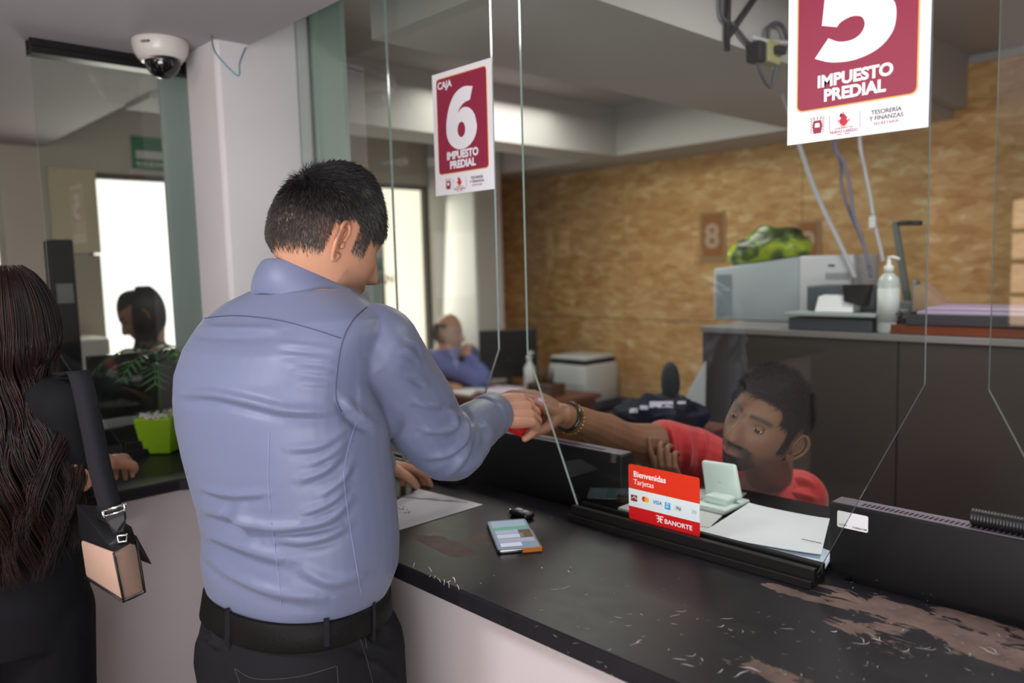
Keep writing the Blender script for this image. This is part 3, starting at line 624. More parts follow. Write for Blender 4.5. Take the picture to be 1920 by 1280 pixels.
mz = PY(1554, 940, .075).z; mx = PY(1555, 940, .075).x
tm = aio('desktop_monitor', 'black monitor with a white sticker on its back, behind the counter at the right', mx, mx+.54, .075, mz)
a = PY(1570, 956, .0745); b = PY(1628, 966, .0745); c = PY(1571, 990, .0745)
bm = NB(); flat(bm, rrect((b-a).length, .0285, .003), Vector((a.x, .0748, a.z-.0285)), (1, 0, 0), (0, 0, 1), .0006); obj('sticker', bm, M_PRINTW, tm)
text_mesh('LCD54', .0045, M_TXT, (a.x+.003, .0740, a.z-.025), (1, 0, 0), (0, 0, 1), parent=tm); text_mesh('V1S006A1380', .0042, M_TXT, (a.x+.026, .0740, a.z-.0255), (1, 0, 0), (0, 0, 1), .01, parent=tm)
t = thing('speaker_bar', 'ribbed black cylinder lying on top of the right monitor', 'speaker', (mx+.30, .1, mz+.014))
a = PY(1822, 979, .098); bm = NB(); prof = []
L = .26; nrib = 60
for i in range(nrib):
    prof += [(.0125, L*i/nrib), (.0135, L*(i+.3)/nrib), (.0135, L*(i+.6)/nrib), (.0125, L*(i+.85)/nrib)]
lathe(bm, prof, (a.x, .098, mz+.0145), (1, 0, 0), 20); obj('ribbed_body', bm, M_BLACK, t)
bm = NB(); box(bm, a.x+.075, a.x+.09, .088, .10, mz+.0265, mz+.030, .001); obj('clip', bm, M_LGREY, t)
x0 = PY(868, 900, .075).x; x1 = PY(1165, 855, .075).x
aio('desktop_monitor', 'black monitor back behind the counter under the two hands', x0, x1, .075, PY(1020, 826, .075).z)
bm = NB(); box(bm, x0-.05, x1-.04, .05, .42, .68, .72, .004); box(bm, x0-.05, x0-.02, .05, .42, 0, .68); box(bm, x1-.07, x1-.04, .05, .42, 0, .68); tag(obj('monitor_desk', bm, M_WOOD), 'lower wooden desk behind the counter under the left monitor', 'desk')
bm = NB(); box(bm, xd1+.03, xd1+.95, .05, .75, .68, .72, .004); box(bm, xd1+.03, xd1+.06, .05, .75, 0, .68); box(bm, xd1+.92, xd1+.95, .05, .75, 0, .68); tag(obj('monitor_desk', bm, M_WOOD), 'lower wooden desk behind the counter under the right monitor', 'desk')
# small grey box and tray seen through the lower left of the near screen
bm = NB(); a = PY(1112, 852, .40); b = PY(1160, 852, .40); box(bm, a.x, b.x, .395, .46, .40, a.z, .004); tag(obj('receipt_printer', bm, M_GREY, smooth=False), 'small grey device behind the glass, left of the card sign', 'printer')

# ------------------------------------------------------------------ dome camera and wires
c = PZ(300, 76, ZS); t = thing('dome_camera', 'white ceiling dome security camera with a smoked black bubble', 'camera', c)
s = 2.02/F_PX
bm = NB(); R = .0735
lathe(bm, [(R*.99, -.0005), (R, -.006), (R*.995, -.018), (R*.95, -.034), (R*.82, -.050), (R*.66, -.0565)], c, (0, 0, 1), 48); obj('housing', bm, mat('cream white camera plastic', (.70, .66, .62), .28), t)
bm = NB(); ellipsoid(bm, c+Vector((.008, 0, -.055)), (.0475, .0475, .050), sub=4); obj('smoked_bubble', bm, mat('smoked dome plastic', (.006, .006, .007), .06, spec=.8), t)
bm = NB(); d = -FH
for k in range(16):
    pass
lathe(bm, [(R*.70, -.0555), (R*.74, -.058), (R*.68, -.060)], c, (0, 0, 1), 40); obj('trim_ring', bm, mat('pale camera ring', (.6, .52, .45), .3), t)
nf = (CAM-c); nf.z = 0; nf.normalize(); sd = Vector((-nf.y, nf.x, 0)); pos = c+nf*(R*.86)-sd*.037*1+Vector((0, 0, -.022))
ddir = (nf*.86-sd*.5).normalized(); pos = c+ddir*(R*1.005)+Vector((0, 0, -.024)); text_mesh('OXUB', .009, M_TXT, pos-Vector((ddir.y*-1, ddir.x, 0))*.012, Vector((-ddir.y, ddir.x, 0)), (0, 0, 1), .03, depth=.0015, parent=t, name='brand_mark')
bm = NB(); pts = smooth_pts([PZ(397, 68, ZS), P(402, 95, 2.12), P(420, 118, 2.10), P(440, 138, 2.10), P(449, 140, 2.10), P(449, 120, 2.12), P(455, 103, 2.16), PZ(461, 88, ZS)], 6); tube(bm, pts, .0022, 7)
tag(obj('loose_cable', bm, mat('faded blue cable', (.16, .33, .42), .5)), 'thin blue cable loop hanging from the soffit beside the white pillar', 'cable')
# ------------------------------------------------------------------ office furniture
YC = 1.38
zc = PY(1316, 612, YC).z; xc = PY(1316, 612, YC).x
t = thing('storage_cabinet', 'tall dark grey cabinet wall behind the seated clerk', 'cabinet', ((xc+2.4)/2, YC+.3, 0))
MC = mat('dark taupe laminate', (.052, .043, .039), .55, var=.05, vscale=3)
bm = NB()
for i in range(4):
    xa = xc+i*.72; box(bm, xa+.0015, xa+.7185, YC+.018, YC+.60, .02, zc-.022)
obj('carcass', bm, MC, t)
for i in range(4):
    xa = xc+i*.72
    bm = NB(); box(bm, xa+.002, xa+.718, YC, YC+.018, .03, zc-.024, .002); obj('door', bm, MC, t)
bm = NB(); box(bm, xc-.005, xc+2.89, YC-.008, YC+.61, zc-.021, zc, .002); obj('cabinet_top', bm, mat('greyish laminate top', (.22, .21, .21), .45), t)
def C_(px, py, Y): return PY(px, py, Y)
def pbox(bm, px0, py0, px1, py1, Y, depth, bev=.004, zbot=None, mi=0):
    a = C_(px0, py0, Y); b = C_(px1, py1, Y); z0 = b.z if zbot is None else zbot; box(bm, a.x, b.x, Y, Y+depth, z0, a.z, bev, mi)
    return a, b
# large pale printer
Y = 1.70; a = C_(1338, 504, Y); b = C_(1500, 481, Y); c = C_(1602, 478, Y)
t = thing('large_printer', 'large pale grey printer on the cabinet, green plastic bag on top', 'printer', ((a.x+c.x)/2, Y+.15, zc))
bm = NB(); prism(bm, [(a.x, Y, zc+.001), (b.x, Y, zc+.001), (b.x, Y, b.z), (a.x, Y, a.z)], (0, .25, 0)); bmesh.ops.bevel(bm, geom=list(bm.edges), offset=.006, segments=2, profile=.5, affect='EDGES'); obj('housing', bm, mat('blue grey printer plastic', (.42, .47, .52), .5), t, True)
bm = NB(); box(bm, b.x+.001, c.x, Y-.01, Y+.24, zc+.001, c.z+.002, .008); obj('front_unit', bm, mat('white lilac printer plastic', (.62, .62, .68), .45), t, True)
bm = NB()
for k in range(9):
    q = C_(1549+k*5, 517, Y-.011); box(bm, q.x, q.x+.003, Y-.0115, Y-.0095, q.z-.014, q.z+.012)
obj('vent_slots', bm, M_BLACKM, t); bm = NB(); q = C_(1553, 498, Y-.011); box(bm, q.x, q.x+.024, Y-.012, Y-.0095, q.z-.003, q.z+.004); obj('name_plate', bm, M_BLACKM, t)
bm = NB(); q = C_(1340, 507, Y); q2 = C_(1372, 502, Y)
for k in range(30):
    zz = zc+.02+k*(q.z-zc-.035)/30; box(bm, q.x+.008, q2.x, Y-.002, Y+.0005, zz, zz+.0035)
obj('side_grille', bm, mat('slate grille', (.25, .29, .34), .6), t)
# green bag
bm = NB(); Yb = Y+.10; g = C_(1450, 495, Yb)
res = bmesh.ops.create_icosphere(bm, subdivisions=5, radius=1)
L_ = C_(1370, 490, Yb); R_ = C_(1527, 480, Yb); T_ = C_(1460, 428, Yb); hh = T_.z-b.z+.01
for v in res['verts']:
    x, y, z_ = v.co; f = noise.noise(Vector((x*1.6, y*1.6, z_*1.6)))*.34+noise.noise(Vector((x*4, y*4, z_*4+3)))*.16+abs(noise.noise(Vector((x*9, y*9, z_*9))))*.07
    zz = max(z_, -.55); slope = (b.z-a.z)/(b.x-a.x)
    X_ = (L_.x+R_.x)/2+x*(R_.x-L_.x)/2*(1+f*.25)
    v.co = (X_, Yb-.01+y*.10, b.z+.004+slope*(min(X_, b.x)-b.x)+(zz+.55)/1.55*hh*(1+f*.5)*(.75+.35*math.exp(-((x+.02)*1.4)**2)))
    for f_ in v.link_faces: f_.smooth = True
mm = bpy.data.materials.new('thin green plastic'); mm.use_nodes = True; nt = mm.node_tree; bs = nt.nodes['Principled BSDF']
tcn = nt.nodes.new('ShaderNodeTexCoord'); nn = nt.nodes.new('ShaderNodeTexNoise'); nn.inputs['Scale'].default_value = 9; nn.inputs['Distortion'].default_value = 1.0; nt.links.new(tcn.outputs['Object'], nn.inputs[0]); rr = nt.nodes.new('ShaderNodeValToRGB')
rr.color_ramp.elements[0].position = .38; rr.color_ramp.elements[0].color = (.035, .045, .025, 1); rr.color_ramp.elements[1].position = .62; rr.color_ramp.elements[1].color = (.36, .46, .04, 1); e_ = rr.color_ramp.elements.new(.5); e_.color = (.10, .15, .05, 1)
nt.links.new(nn.outputs[0], rr.inputs[0]); nt.links.new(rr.outputs[0], bs.inputs['Base Color']); bs.inputs['Roughness'].default_value = .25
tag(obj('plastic_bag', bm, mm), 'crumpled yellow-green plastic bag on top of the large pale printer', 'bag')
# low tray printer and small black printer in front
Y = 1.385
t = thing('document_scanner', 'flat grey machine with a black paper slot under the small dark printer', 'scanner', (C_(1555, 600, Y).x, Y+.1, zc))
bm = NB(); a, b = pbox(bm, 1470, 585, 1640, 596, Y, .30, .003); obj('top_plate', bm, mat('grey green plastic', (.36, .42, .42), .5), t)
bm = NB(); pbox(bm, 1478, 595, 1634, 612, Y+.01, .27, .002, zbot=zc+.001); obj('dark_body', bm, mat('dark slate plastic', (.05, .06, .075), .5), t)
zt2 = a.z
Y2 = 1.42; t = thing('desktop_printer', 'small dark printer with white paper in its tray beside the sanitizer bottle', 'printer', (C_(1570, 580, Y2).x, Y2+.1, zt2))
bm = NB(); q = C_(1512, 536, Y2+.07); q1 = C_(1640, 536, Y2+.07); box(bm, q.x, q1.x, Y2+.07, Y2+.24, zt2+.001, q.z, .006); obj('housing', bm, mat('charcoal slate plastic', (.07, .085, .11), .45), t, True)
bm = NB(); q = C_(1528, 556, Y2); q1 = C_(1598, 556, Y2); hexa(bm, [(q.x, Y2, zt2+.002), (q1.x, Y2, zt2+.002), (q1.x, Y2+.068, zt2+.002), (q.x, Y2+.068, zt2+.002), (q.x+.004, Y2+.02, q.z), (q1.x-.002, Y2+.02, q.z), (q1.x-.002, Y2+.068, q.z+.004), (q.x+.004, Y2+.068, q.z+.004)]); obj('paper_stack', bm, M_PAPER, t)
bm = NB(); q = C_(1590, 534, Y2+.03); hexa(bm, [(q.x, Y2+.0, q.z-.055), (q.x+.06, Y2+.0, q.z-.07), (q.x+.06, Y2+.06, q.z-.07), (q.x, Y2+.06, q.z-.055), (q.x-.015, Y2+.02, q.z), (q.x+.075, Y2+.02, q.z), (q.x+.075, Y2+.06, q.z), (q.x-.015, Y2+.06, q.z)]); obj('display_panel', bm, M_BLACK, t)
# sanitizer bottle
q = C_(1658, 618, 1.39); base = q.copy(); base.z = zc; t = thing('sanitizer_bottle', 'clear pump bottle of hand sanitizer on the cabinet', 'bottle', base)
def hz(py): return C_(1658, py, 1.42).z-zc
MG = mat('cloudy clear plastic', (.52, .56, .56), .2, spec=.6); Bc = Vector((q.x, 1.42, zc+.001)); r_ = .0335
bm = NB(); H = hz(512); lathe(bm, [(r_*.92, 0), (r_, .006), (r_, H*.82), (r_*.9, H*.91), (r_*.5, H*.985), (r_*.42, H)], Bc, seg=32); obj('bottle_body', bm, MG, t)
bm = NB(); lathe(bm, [(r_*.45, H), (r_*.45, H+.022), (r_*.2, H+.026), (r_*.15, H+.05)], Bc, seg=20); obj('pump_collar', bm, M_WHITE, t)
bm = NB(); tube(bm, [Bc+Vector((-.004, 0, H+.048)), Bc+Vector((.012, 0, H+.05)), Bc+Vector((.034, -.006, H+.044))], [.006, .006, .004], 10); obj('pump_nozzle', bm, M_WHITE, t)
bm = NB(); lathe(bm, [(r_*1.005, H*.18), (r_*1.005, H*.75)], Bc, seg=32); obj('bottle_label', bm, mat('pale bottle label', (.58, .62, .62), .5), t)
# hole punch / binding lever
Y = 1.80; q0 = C_(1705, 560, Y); q1 = C_(1676, 418, Y); t = thing('binding_machine', 'metal binding press with a long grey lever and black handle', 'binding machine', (q0.x, Y, zc))
bm = NB(); dx = .011; prism(bm, [(q0.x-.012, Y, zc+.03), (q0.x+.012, Y, zc+.03), (q1.x+.010, Y, q1.z), (q1.x-.008, Y, q1.z+.004)], (0, .02, 0)); obj('lever', bm, mat('grey green metal', (.20, .24, .24), .4, .4), t)
bm = NB(); tube(bm, [(q1.x-.004, Y+.01, q1.z-.004), (q1.x+.03, Y+.01, q1.z-.001)], .0075, 12); tube(bm, [(q1.x+.02, Y+.01, q1.z-.001), (C_(1727, 418, Y).x, Y+.01, C_(1727, 418, Y).z)], .009, 12); obj('handle', bm, mat('dark blue black grip', (.015, .017, .03), .5), t)
bm = NB(); box(bm, q0.x-.03, q0.x+.03, Y-.03, Y+.15, zc+.001, zc+.085, .006); box(bm, q0.x+.012, q0.x+.028, Y-.02, Y+.03, zc+.05, zc+.16, .004); obj('base', bm, mat('grey metal press', (.32, .34, .36), .4, .3), t)
# tangled black cables
bm = NB()
for k in range(22):
    x0 = C_(1655+k*3.2, 612, 1.40).x; p_ = [(x0-.03, 1.41+random.uniform(-.02, .03), zc+.008), (x0+random.uniform(-.01, .02), 1.41+random.uniform(-.02, .03), zc+.03+random.uniform(0, .04)), (x0+.03, 1.42, zc+.02+random.uniform(0, .06)), (x0+.06+random.uniform(-.01, .01), 1.43, zc+random.uniform(.008, .05))]
    tube(bm, smooth_pts(p_, 4), .0035, 6)
tag(obj('cable_bundle', bm, mat('glossy black cable', (.012, .011, .014), .3)), 'tangle of black cables in front of the binding press', 'cables')
bm = NB(); a = C_(1712, 535, 1.66); b = C_(1800, 583, 1.66); zq = zc+.002; prism(bm, [(a.x, 1.66, zq), (b.x, 1.66, zq), (b.x, 1.66, zq+.03), (a.x+.03, 1.66, a.z), (a.x, 1.66, a.z)], (0, .09, 0)); tag(obj('cardboard_box', bm, mat('pale cardboard', (.45, .30, .20), .8)), 'sloping piece of pale cardboard beside the binding press', 'box')
# dark drawer board with purple folders, running off to the right
Y = 1.392; a = C_(1668, 608, Y); zA = C_(1800, 605, Y).z
t = thing('desk_organizer', 'low reddish wooden box with a black band, standing on the cabinet', 'organizer', (a.x+.5, Y+.1, zc))
bm = NB(); box(bm, a.x, a.x+1.0, Y, Y+.25, zc+.001, C_(1800, 612, Y).z, .002); obj('wooden_front', bm, mat('red brown varnished board', (.16, .035, .012), .4, var=.15, vscale=4), t)
bm = NB(); box(bm, a.x+.05, a.x+1.0, Y-.004, Y+.25, C_(1800, 612, Y).z+.001, C_(1800, 592, Y).z, .002); obj('black_band', bm, mat('slate black band', (.035, .035, .045), .5), t)
zz = C_(1800, 592, Y).z+.001
bm = NB(); box(bm, a.x+.08, a.x+.95, Y+.0, Y+.24, zz, zz+.012, .003); tag(obj('folder', bm, mat('lilac folder', (.36, .32, .42), .6)), 'lower lilac folder on the dark organizer', 'folder')
bm = NB(); box(bm, a.x+.10, a.x+.42, Y+.02, Y+.24, zz+.0125, zz+.022, .003); tag(obj('folder', bm, mat('mauve folder', (.38, .30, .42), .6)), 'upper mauve folder on the dark organizer', 'folder')
bm = NB(); x0 = C_(1560, 630, 1.376).x; hexa(bm, [(x0-.04, 1.385, zc+.0008), (x0+.22, 1.385, zc+.0008), (x0+.22, 1.384, zc+.0012), (x0-.04, 1.384, zc+.0012), (x0-.04, 1.60, zc+.0008), (x0+.2, 1.60, zc+.0008), (x0+.2, 1.60, zc+.0012), (x0-.04, 1.60, zc+.0012)])
bm.free()
# hanging cables
def hang(label, pts, r, m, name='hanging_cable'):
    bm = NB(); tube(bm, smooth_pts(pts, 8), r, 8); tag(obj(name, bm, m), label, 'cable')
MW = mat('white conduit', (.55, .53, .58), .5); ML = mat('lilac grey cable', (.20, .19, .30), .5)
Yh = 1.676
hang('white cable dropping from the beam to the large pale printer', [(-.06, 1.25, 2.219)]+[C_(x, y, Yh) for x, y in ((1462, 160), (1480, 210), (1500, 275), (1522, 340), (1545, 395), (1567, 440), (1588, 485), (1604, 522))], .0085, MW)
hang('dark lilac cable hanging left of the other dark one', [(-.03, 1.75, 2.219)]+[C_(x, y, Yh) for x, y in ((1562, 262), (1575, 300), (1578, 350), (1592, 395), (1612, 440), (1625, 480), (1633, 520))], .006, ML)
hang('dark lilac cable with a white connector at its top, hanging beside the poster', [(-.03, 1.8, 2.219)]+[C_(x, y, Yh-.02) for x, y in ((1566, 265), (1582, 305), (1594, 350), (1600, 400), (1617, 450), (1630, 500))], .006, ML)
hang('straight white cable hanging just left of the sanitizer bottle', [(-.02, 1.9, 2.219)]+[C_(x, y, Yh-.03) for x, y in ((1612, 255), (1622, 320), (1632, 370), (1640, 420), (1652, 470), (1656, 490))], .0065, MW)
bm = NB(); q = C_(1637, 417, Yh-.05); box(bm, q.x-.012, q.x+.010, Yh-.06, Yh-.045, q.z-.02, q.z+.022, .003); tag(obj('cable_clip', bm, M_WHITE), 'white tag clipped on the straight hanging cable', 'clip')
# bracket and junction on the beam face (x=-0.02)
def B_(px, py, off=.012): return PX(px, py, -.02+off)
t = thing('steel_bracket', 'black K-shaped steel bracket on the beam near the top edge', 'bracket', B_(1372, 60))
bm = NB(); tube(bm, [B_(1366, -40), B_(1363, 95)], .009, 6); obj('upright', bm, M_BLACKM, t)
bm = NB(); tube(bm, [B_(1366, 68), B_(1420, -10), B_(1450, -50)], .009, 6); obj('diagonal_strut', bm, M_BLACKM, t)
bm = NB(); q = B_(1436, 100); box(bm, -.019, .02, q.y-.035, q.y+.045, q.z-.035, q.z+.035, .006); t = thing('power_outlet', 'yellowed power outlet with black plugs on the beam, cables around it', 'outlet', q); obj('outlet_body', bm, mat('yellowed outlet', (.35, .33, .16), .6), t)
bm = NB(); q = B_(1417, 100, .02); box(bm, -.018, .03, q.y-.03, q.y+.012, q.z-.03, q.z+.03, .006); obj('plug', bm, M_BLACKM, t)
bm = NB(); q = B_(1450, 96, .03); box(bm, .02, .04, q.y-.02, q.y+.03, q.z-.012, q.z+.012, .005); obj('plug', bm, M_BLACKM, t)
MK = mat('dark grey cable', (.07, .07, .085), .5)
hang('thin grey cable crossing the bracket down to the outlet', [B_(x, y) for x, y in ((1352, -30), (1354, 30), (1376, 48), (1398, 75), (1415, 92))], .006, MK, 'wall_cable')
hang('grey cable looping below the outlet', [B_(x, y, .03) for x, y in ((1420, 112), (1426, 135), (1440, 160), (1448, 158), (1455, 125), (1462, 100))], .006, MK, 'wall_cable')
hang('grey cable arching above the outlet', [B_(x, y, .02) for x, y in ((1440, 72), (1442, 52), (1455, 44), (1468, 52), (1478, 80))], .007, MK, 'wall_cable')
hang('thick white cable lying across the top of the outlet', [B_(x, y, .03) for x, y in ((1408, 70), (1430, 76), (1455, 80), (1490, 80))], .008, MW, 'wall_cable')
# numbered boards on the panelling
def wall_number(px0, py0, px1, py1, txt, label):
    a = C_(px0, py1, YB-.014); b = C_(px1, py0, YB-.014)
    t = thing('number_board', label, 'sign', a); bm = NB(); box(bm, a.x, b.x, YB-.018, YB-.0135, a.z, b.z); obj('board', bm, mat('pale wood tone border', (.36, .22, .11), .5), t)
    bm = NB(); e = .022; box(bm, a.x+e, b.x-e, YB-.020, YB-.0182, a.z+e*1.6, b.z-e*.6); obj('field', bm, mat('burnt orange field', (.33, .12, .03), .5), t)
    text_mesh(txt, (b.z-a.z)*.66, mat('pale number print', (.50, .36, .27), .5), ((a.x+b.x)/2, YB-.0205, a.z+(b.z-a.z)*.30), (1, 0, 0), (0, 0, 1), .03, align='CENTER', parent=t, name='number')
wall_number(1312, 395, 1361, 492, '8', 'faint orange board with the number 8 on the wood panelling')
wall_number(1492, 412, 1540, 500, '9', 'faint orange number board on the panelling, half hidden by the green bag')

# ------------------------------------------------------------------ far desk, printer, chair
def D_(px, py, d): return P(px, py, d)

t = thing('office_desk', 'dark red brown desk beside the man with his hand on his mouth', 'desk', (-1.95, 2.0, 0))
x0, x1, y0, y1, zd = -2.42, -1.62, 1.66, 2.22, .85
bm = NB(); box(bm, x0, x1, y0, y1, zd-.03, zd, .004); obj('desk_top', bm, M_WOOD, t)
bm = NB(); box(bm, x0+.03, x1-.03, y0+.03, y0+.05, .08, zd-.031); obj('front_panel', bm, M_WOOD, t)
for x in (x0+.02, x1-.05):
    bm = NB(); box(bm, x, x+.03, y0+.02, y1-.03, 0, zd-.031); obj('side_panel', bm, M_WOOD, t)
def far_sheet(label, pts, k=0):
    z = zd+.002+k*.008; q = [PZ(x, y, z) for x, y in pts]
    q = [Vector((min(max(v.x, x0+.02), x1-.02), min(max(v.y, y0+.02), y1-.02), z)) for v in q]
    sheet('paper_sheet', label, q, M_PAPER, .006)
far_sheet('white papers nearest the seated man on the brown desk', [(808, 742), (880, 742), (910, 728), (830, 724)])
sheet('paper_sheet', 'lilac white papers at the foot of the far monitor', [(-2.25, 1.80, zd+.002), (-2.0, 1.84, zd+.002), (-2.02, 2.1, zd+.002), (-2.28, 2.04, zd+.002)], mat('lilac white paper', (.66, .60, .72), .8), .006)
t = thing('desktop_monitor', 'black monitor on the far brown desk, seen from behind', 'monitor', (-2.2, 2.1, zd))
def mon(t, cx, cy, z0, zt_, w, ang, mt=M_BLACK):
    M = Matrix.Rotation(ang, 4, 'Z'); M.translation = (cx, cy, 0)
    bm = NB(); box(bm, -w/2, w/2, -.012, .02, z0, zt_, .004); bm.transform(M); obj('housing', bm, mt, t)
    bm = NB(); box(bm, -.06, .06, -.05, .05, zd+.001 if z0 > zd else z0, (zd if z0 > zd else z0)+.012, .003); box(bm, -.015, .015, -.03, -.013, (zd if z0 > zd else z0)+.01, z0+.12, .002); bm.transform(M); obj('stand', bm, mt, t)
mon(t, -2.26, 2.10, .90, 1.20, .36, math.radians(55))
# far printer on a grey stand
q = P(1090, 770, 5.0); q = Vector((-2.13, 2.66, 0)); 
t = thing('printer_stand', 'low grey cabinet under the far white printer', 'stand', (q.x, q.y, 0)); bm = NB(); box(bm, q.x-.2, q.x+.26, q.y-.2, q.y+.22, 0, .66, .004); obj('carcass', bm, mat('grey green stand', (.22, .22, .20), .6), t); bm = NB(); box(bm, q.x-.21, q.x+.27, q.y-.21, q.y+.225, .661, .70, .004); obj('stand_top', bm, M_BLACKM, t)
t = thing('multifunction_printer', 'white multifunction printer with dark lid by the wood panelling', 'printer', (q.x, q.y, .70))
bm = NB(); box(bm, q.x-.16, q.x+.16, q.y-.17, q.y+.15, .701, .95, .012); obj('housing', bm, mat('white grey printer plastic', (.58, .60, .62), .5), t, True)
bm = NB(); box(bm, q.x-.15, q.x+.15, q.y-.172, q.y-.168, .81, .82); box(bm, q.x-.12, q.x+.08, q.y-.175, q.y-.165, .73, .78); obj('paper_tray', bm, M_GREY, t)
bm = NB(); box(bm, q.x-.15, q.x+.15, q.y-.165, q.y+.14, .951, .975, .004); obj('scanner_lid', bm, M_BLACKM, t)
bm = NB(); box(bm, q.x-.155, q.x+.15, q.y-.16, q.y+.14, .976, 1.0, .01); obj('document_feeder', bm, mat('white grey printer plastic', (.58, .60, .62), .5), t, True)
base = Vector((-2.0, 2.02, zd)); t = thing('sanitizer_bottle', 'small clear bottle on the far brown desk', 'bottle', base)
bm = NB(); lathe(bm, [(.030, 0), (.034, .005), (.034, .14), (.014, .17), (.014, .185)], base+Vector((0, 0, .001)), seg=20); obj('bottle_body', bm, MG, t); bm = NB(); lathe(bm, [(.016, .185), (.016, .21), (.006, .212), (.006, .235)], base+Vector((0, 0, .001)), seg=14); tube(bm, [base+Vector((0, 0, .233)), base+Vector((.035, 0, .23))], .006, 8); obj('pump', bm, M_WHITE, t)
bm = NB(); b0 = Vector((-1.83, 1.98, zd+.001)); box(bm, b0.x-.10, b0.x+.10, b0.y-.06, b0.y+.06, b0.z, b0.z+.07, .01)
for k in range(7): tube(bm, [b0+Vector((-.07+.02*k, 0, .06)), b0+Vector((-.075+.022*k, .01*(k % 3), .13+.02*(k % 2)))], .005, 6)
tag(obj('pen_holder', bm, mat('dark brown desk set', (.03, .015, .013), .5)), 'dark desk organizer with pens on the far desk', 'organizer')
# black office chair, navy jacket, white board behind the clerk
q = P(1257, 720, 3.15); t = thing('office_chair', 'black office chair back behind the clerk', 'chair', (q.x, q.y, 0))
bm = NB(); ellipsoid(bm, (q.x, q.y, .86), (.20, .045, .20), sub=4); ellipsoid(bm, (q.x, q.y, 1.10), (.042, .03, .085), sub=4); tube(bm, [(q.x, q.y, .95), (q.x, q.y, 1.1)], .02, 8); obj('backrest', bm, mat('charcoal mesh fabric', (.025, .027, .03), .8), t)
bm = NB(); box(bm, q.x-.47, q.x-.03, q.y-.22, q.y+.22, .46, .53, .03); obj('seat', bm, mat('charcoal mesh fabric', (.025, .027, .03), .8), t)
bm = NB(); tube(bm, [(q.x-.25, q.y, .46), (q.x-.25, q.y, .08)], .025, 10)
for k in range(5): a_ = k*2*math.pi/5; tube(bm, [(q.x-.25, q.y, .10), (q.x-.25+.28*math.cos(a_), q.y+.28*math.sin(a_), .05)], .016, 8); ellipsoid(bm, (q.x-.25+.28*math.cos(a_), q.y+.28*math.sin(a_), .028), (.027, .027, .027), sub=2)
tube(bm, [(q.x-.10, q.y, .47), (q.x-.01, q.y, .6), (q.x, q.y-.01, .8)], .02, 8); obj('base', bm, M_BLACK, t)
j = P(1245, 770, 2.5); t = thing('side_table', 'low table holding the navy jacket', 'table', (j.x, j.y, 0)); jz = P(1245, 790, 2.5).z-.015
bm = NB(); box(bm, j.x-.28, j.x+.16, j.y-.12, j.y+.16, jz-.03, jz, .004); obj('table_top', bm, M_WOOD, t)
for sx, sy in ((-.25, -.09), (.13, -.09), (-.25, .13), (.13, .13)):
    bm = NB(); box(bm, j.x+sx-.018, j.x+sx+.018, j.y+sy-.018, j.y+sy+.018, 0, jz-.031); obj('leg', bm, M_WOOD, t)
bm = NB(); res = bmesh.ops.create_icosphere(bm, subdivisions=5, radius=1)
for v in res['verts']:
    x, y, z_ = v.co; f = noise.noise(Vector((x*2.2, y*2.2, z_*2.2)))*.35+abs(noise.noise(Vector((x*5, y*5, z_*5))))*.15
    v.co = (j.x-.02+x*.165*(1+f*.3), j.y+y*.12*(1+f*.3), jz+.004+(max(z_, -.4)+.4)*.060*(1+f))
tj = tag(obj('jacket', bm, mat('navy fabric', (.006, .007, .018), .8, spec=.2), smooth=True), 'folded navy jacket with white print behind the clerk', 'jacket')
bvh = BVHTree.FromPolygons([v.co[:] for v in tj.data.vertices], [p.vertices[:] for p in tj.data.polygons])
bm = NB()
for (xa, xb, ya, yb) in ((1218, 1262, 752, 764), (1180, 1196, 765, 774), (1200, 1215, 760, 768), (1270, 1286, 752, 757)):
    N = 6; g = {}
    for i in range(N+1):
        for k in range(N+1):
            px_, py_ = xa+(xb-xa)*i/N, ya+(yb-ya)*k/N; h_ = bvh.ray_cast(CAM, ray(px_, py_).normalized())[0]
            if h_ is not None: g[i, k] = bm.verts.new(h_-ray(px_, py_).normalized()*.002)
    for i in range(N):
        for k in range(N):
            c4 = [(i, k), (i+1, k), (i+1, k+1), (i, k+1)]
            if all(c_ in g for c_ in c4): bm.faces.new([g[c_] for c_ in c4])
obj('printed_patch', bm, mat('pale lilac print', (.55, .52, .66), .7), tj)
bm = NB(); Yp = 1.30; pts = [PY(1274, 765, Yp), PY(1319, 768, Yp), PY(1321, 678, Yp)]; prism(bm, pts, (0, .012, 0)); 
a = PY(1274, 765, Yp); box(bm, a.x+.01, a.x+.06, Yp, Yp+.012, .0, a.z+.01)
tag(obj('white_board', bm, mat('bright white board', (.72, .74, .82), .5)), 'slanted white panel leaning against the dark cabinet', 'panel')

# poster on the far left wall, exit sign, wall panels
def wx(px, py, off=.006): return PX(px, py, XL+off)
a = wx(640, 590); b = wx(722, 425)
t = thing('notice_board', 'pale teal notice on the far wall beside the cream window', 'sign', a)
bm = NB(); box(bm, XL+.001, XL+.006, a.y, min(b.y, 1.83), a.z, b.z); obj('board', bm, mat('pale teal notice', (.36, .50, .50), .6), t)
MB_ = mat('brown lettering', (.14, .06, .045), .6)
text_mesh('PAGAN', .085, MB_, wx(672, 533, .0065), (0, 1, 0), (0, 0, 1), .02, parent=t); text_mesh('TARJETAS', .085, MB_, wx(616, 568, .0065), (0, 1, 0), (0, 0, 1), .02, parent=t, xs=.82)
bm = NB(); q = wx(708, 495, .0065); flat(bm, [(.05*math.cos(k*math.pi/12), .05*math.sin(k*math.pi/12)) for k in range(24)], q, (0, 1, 0), (0, 0, 1), .001); obj('round_mark', bm, mat('teal mark', (.12, .24, .26), .6), t)
a = wx(249, 317); b = wx(330, 262)
t = thing('exit_route_sign', 'green and white evacuation sign above the bright window', 'sign', a)
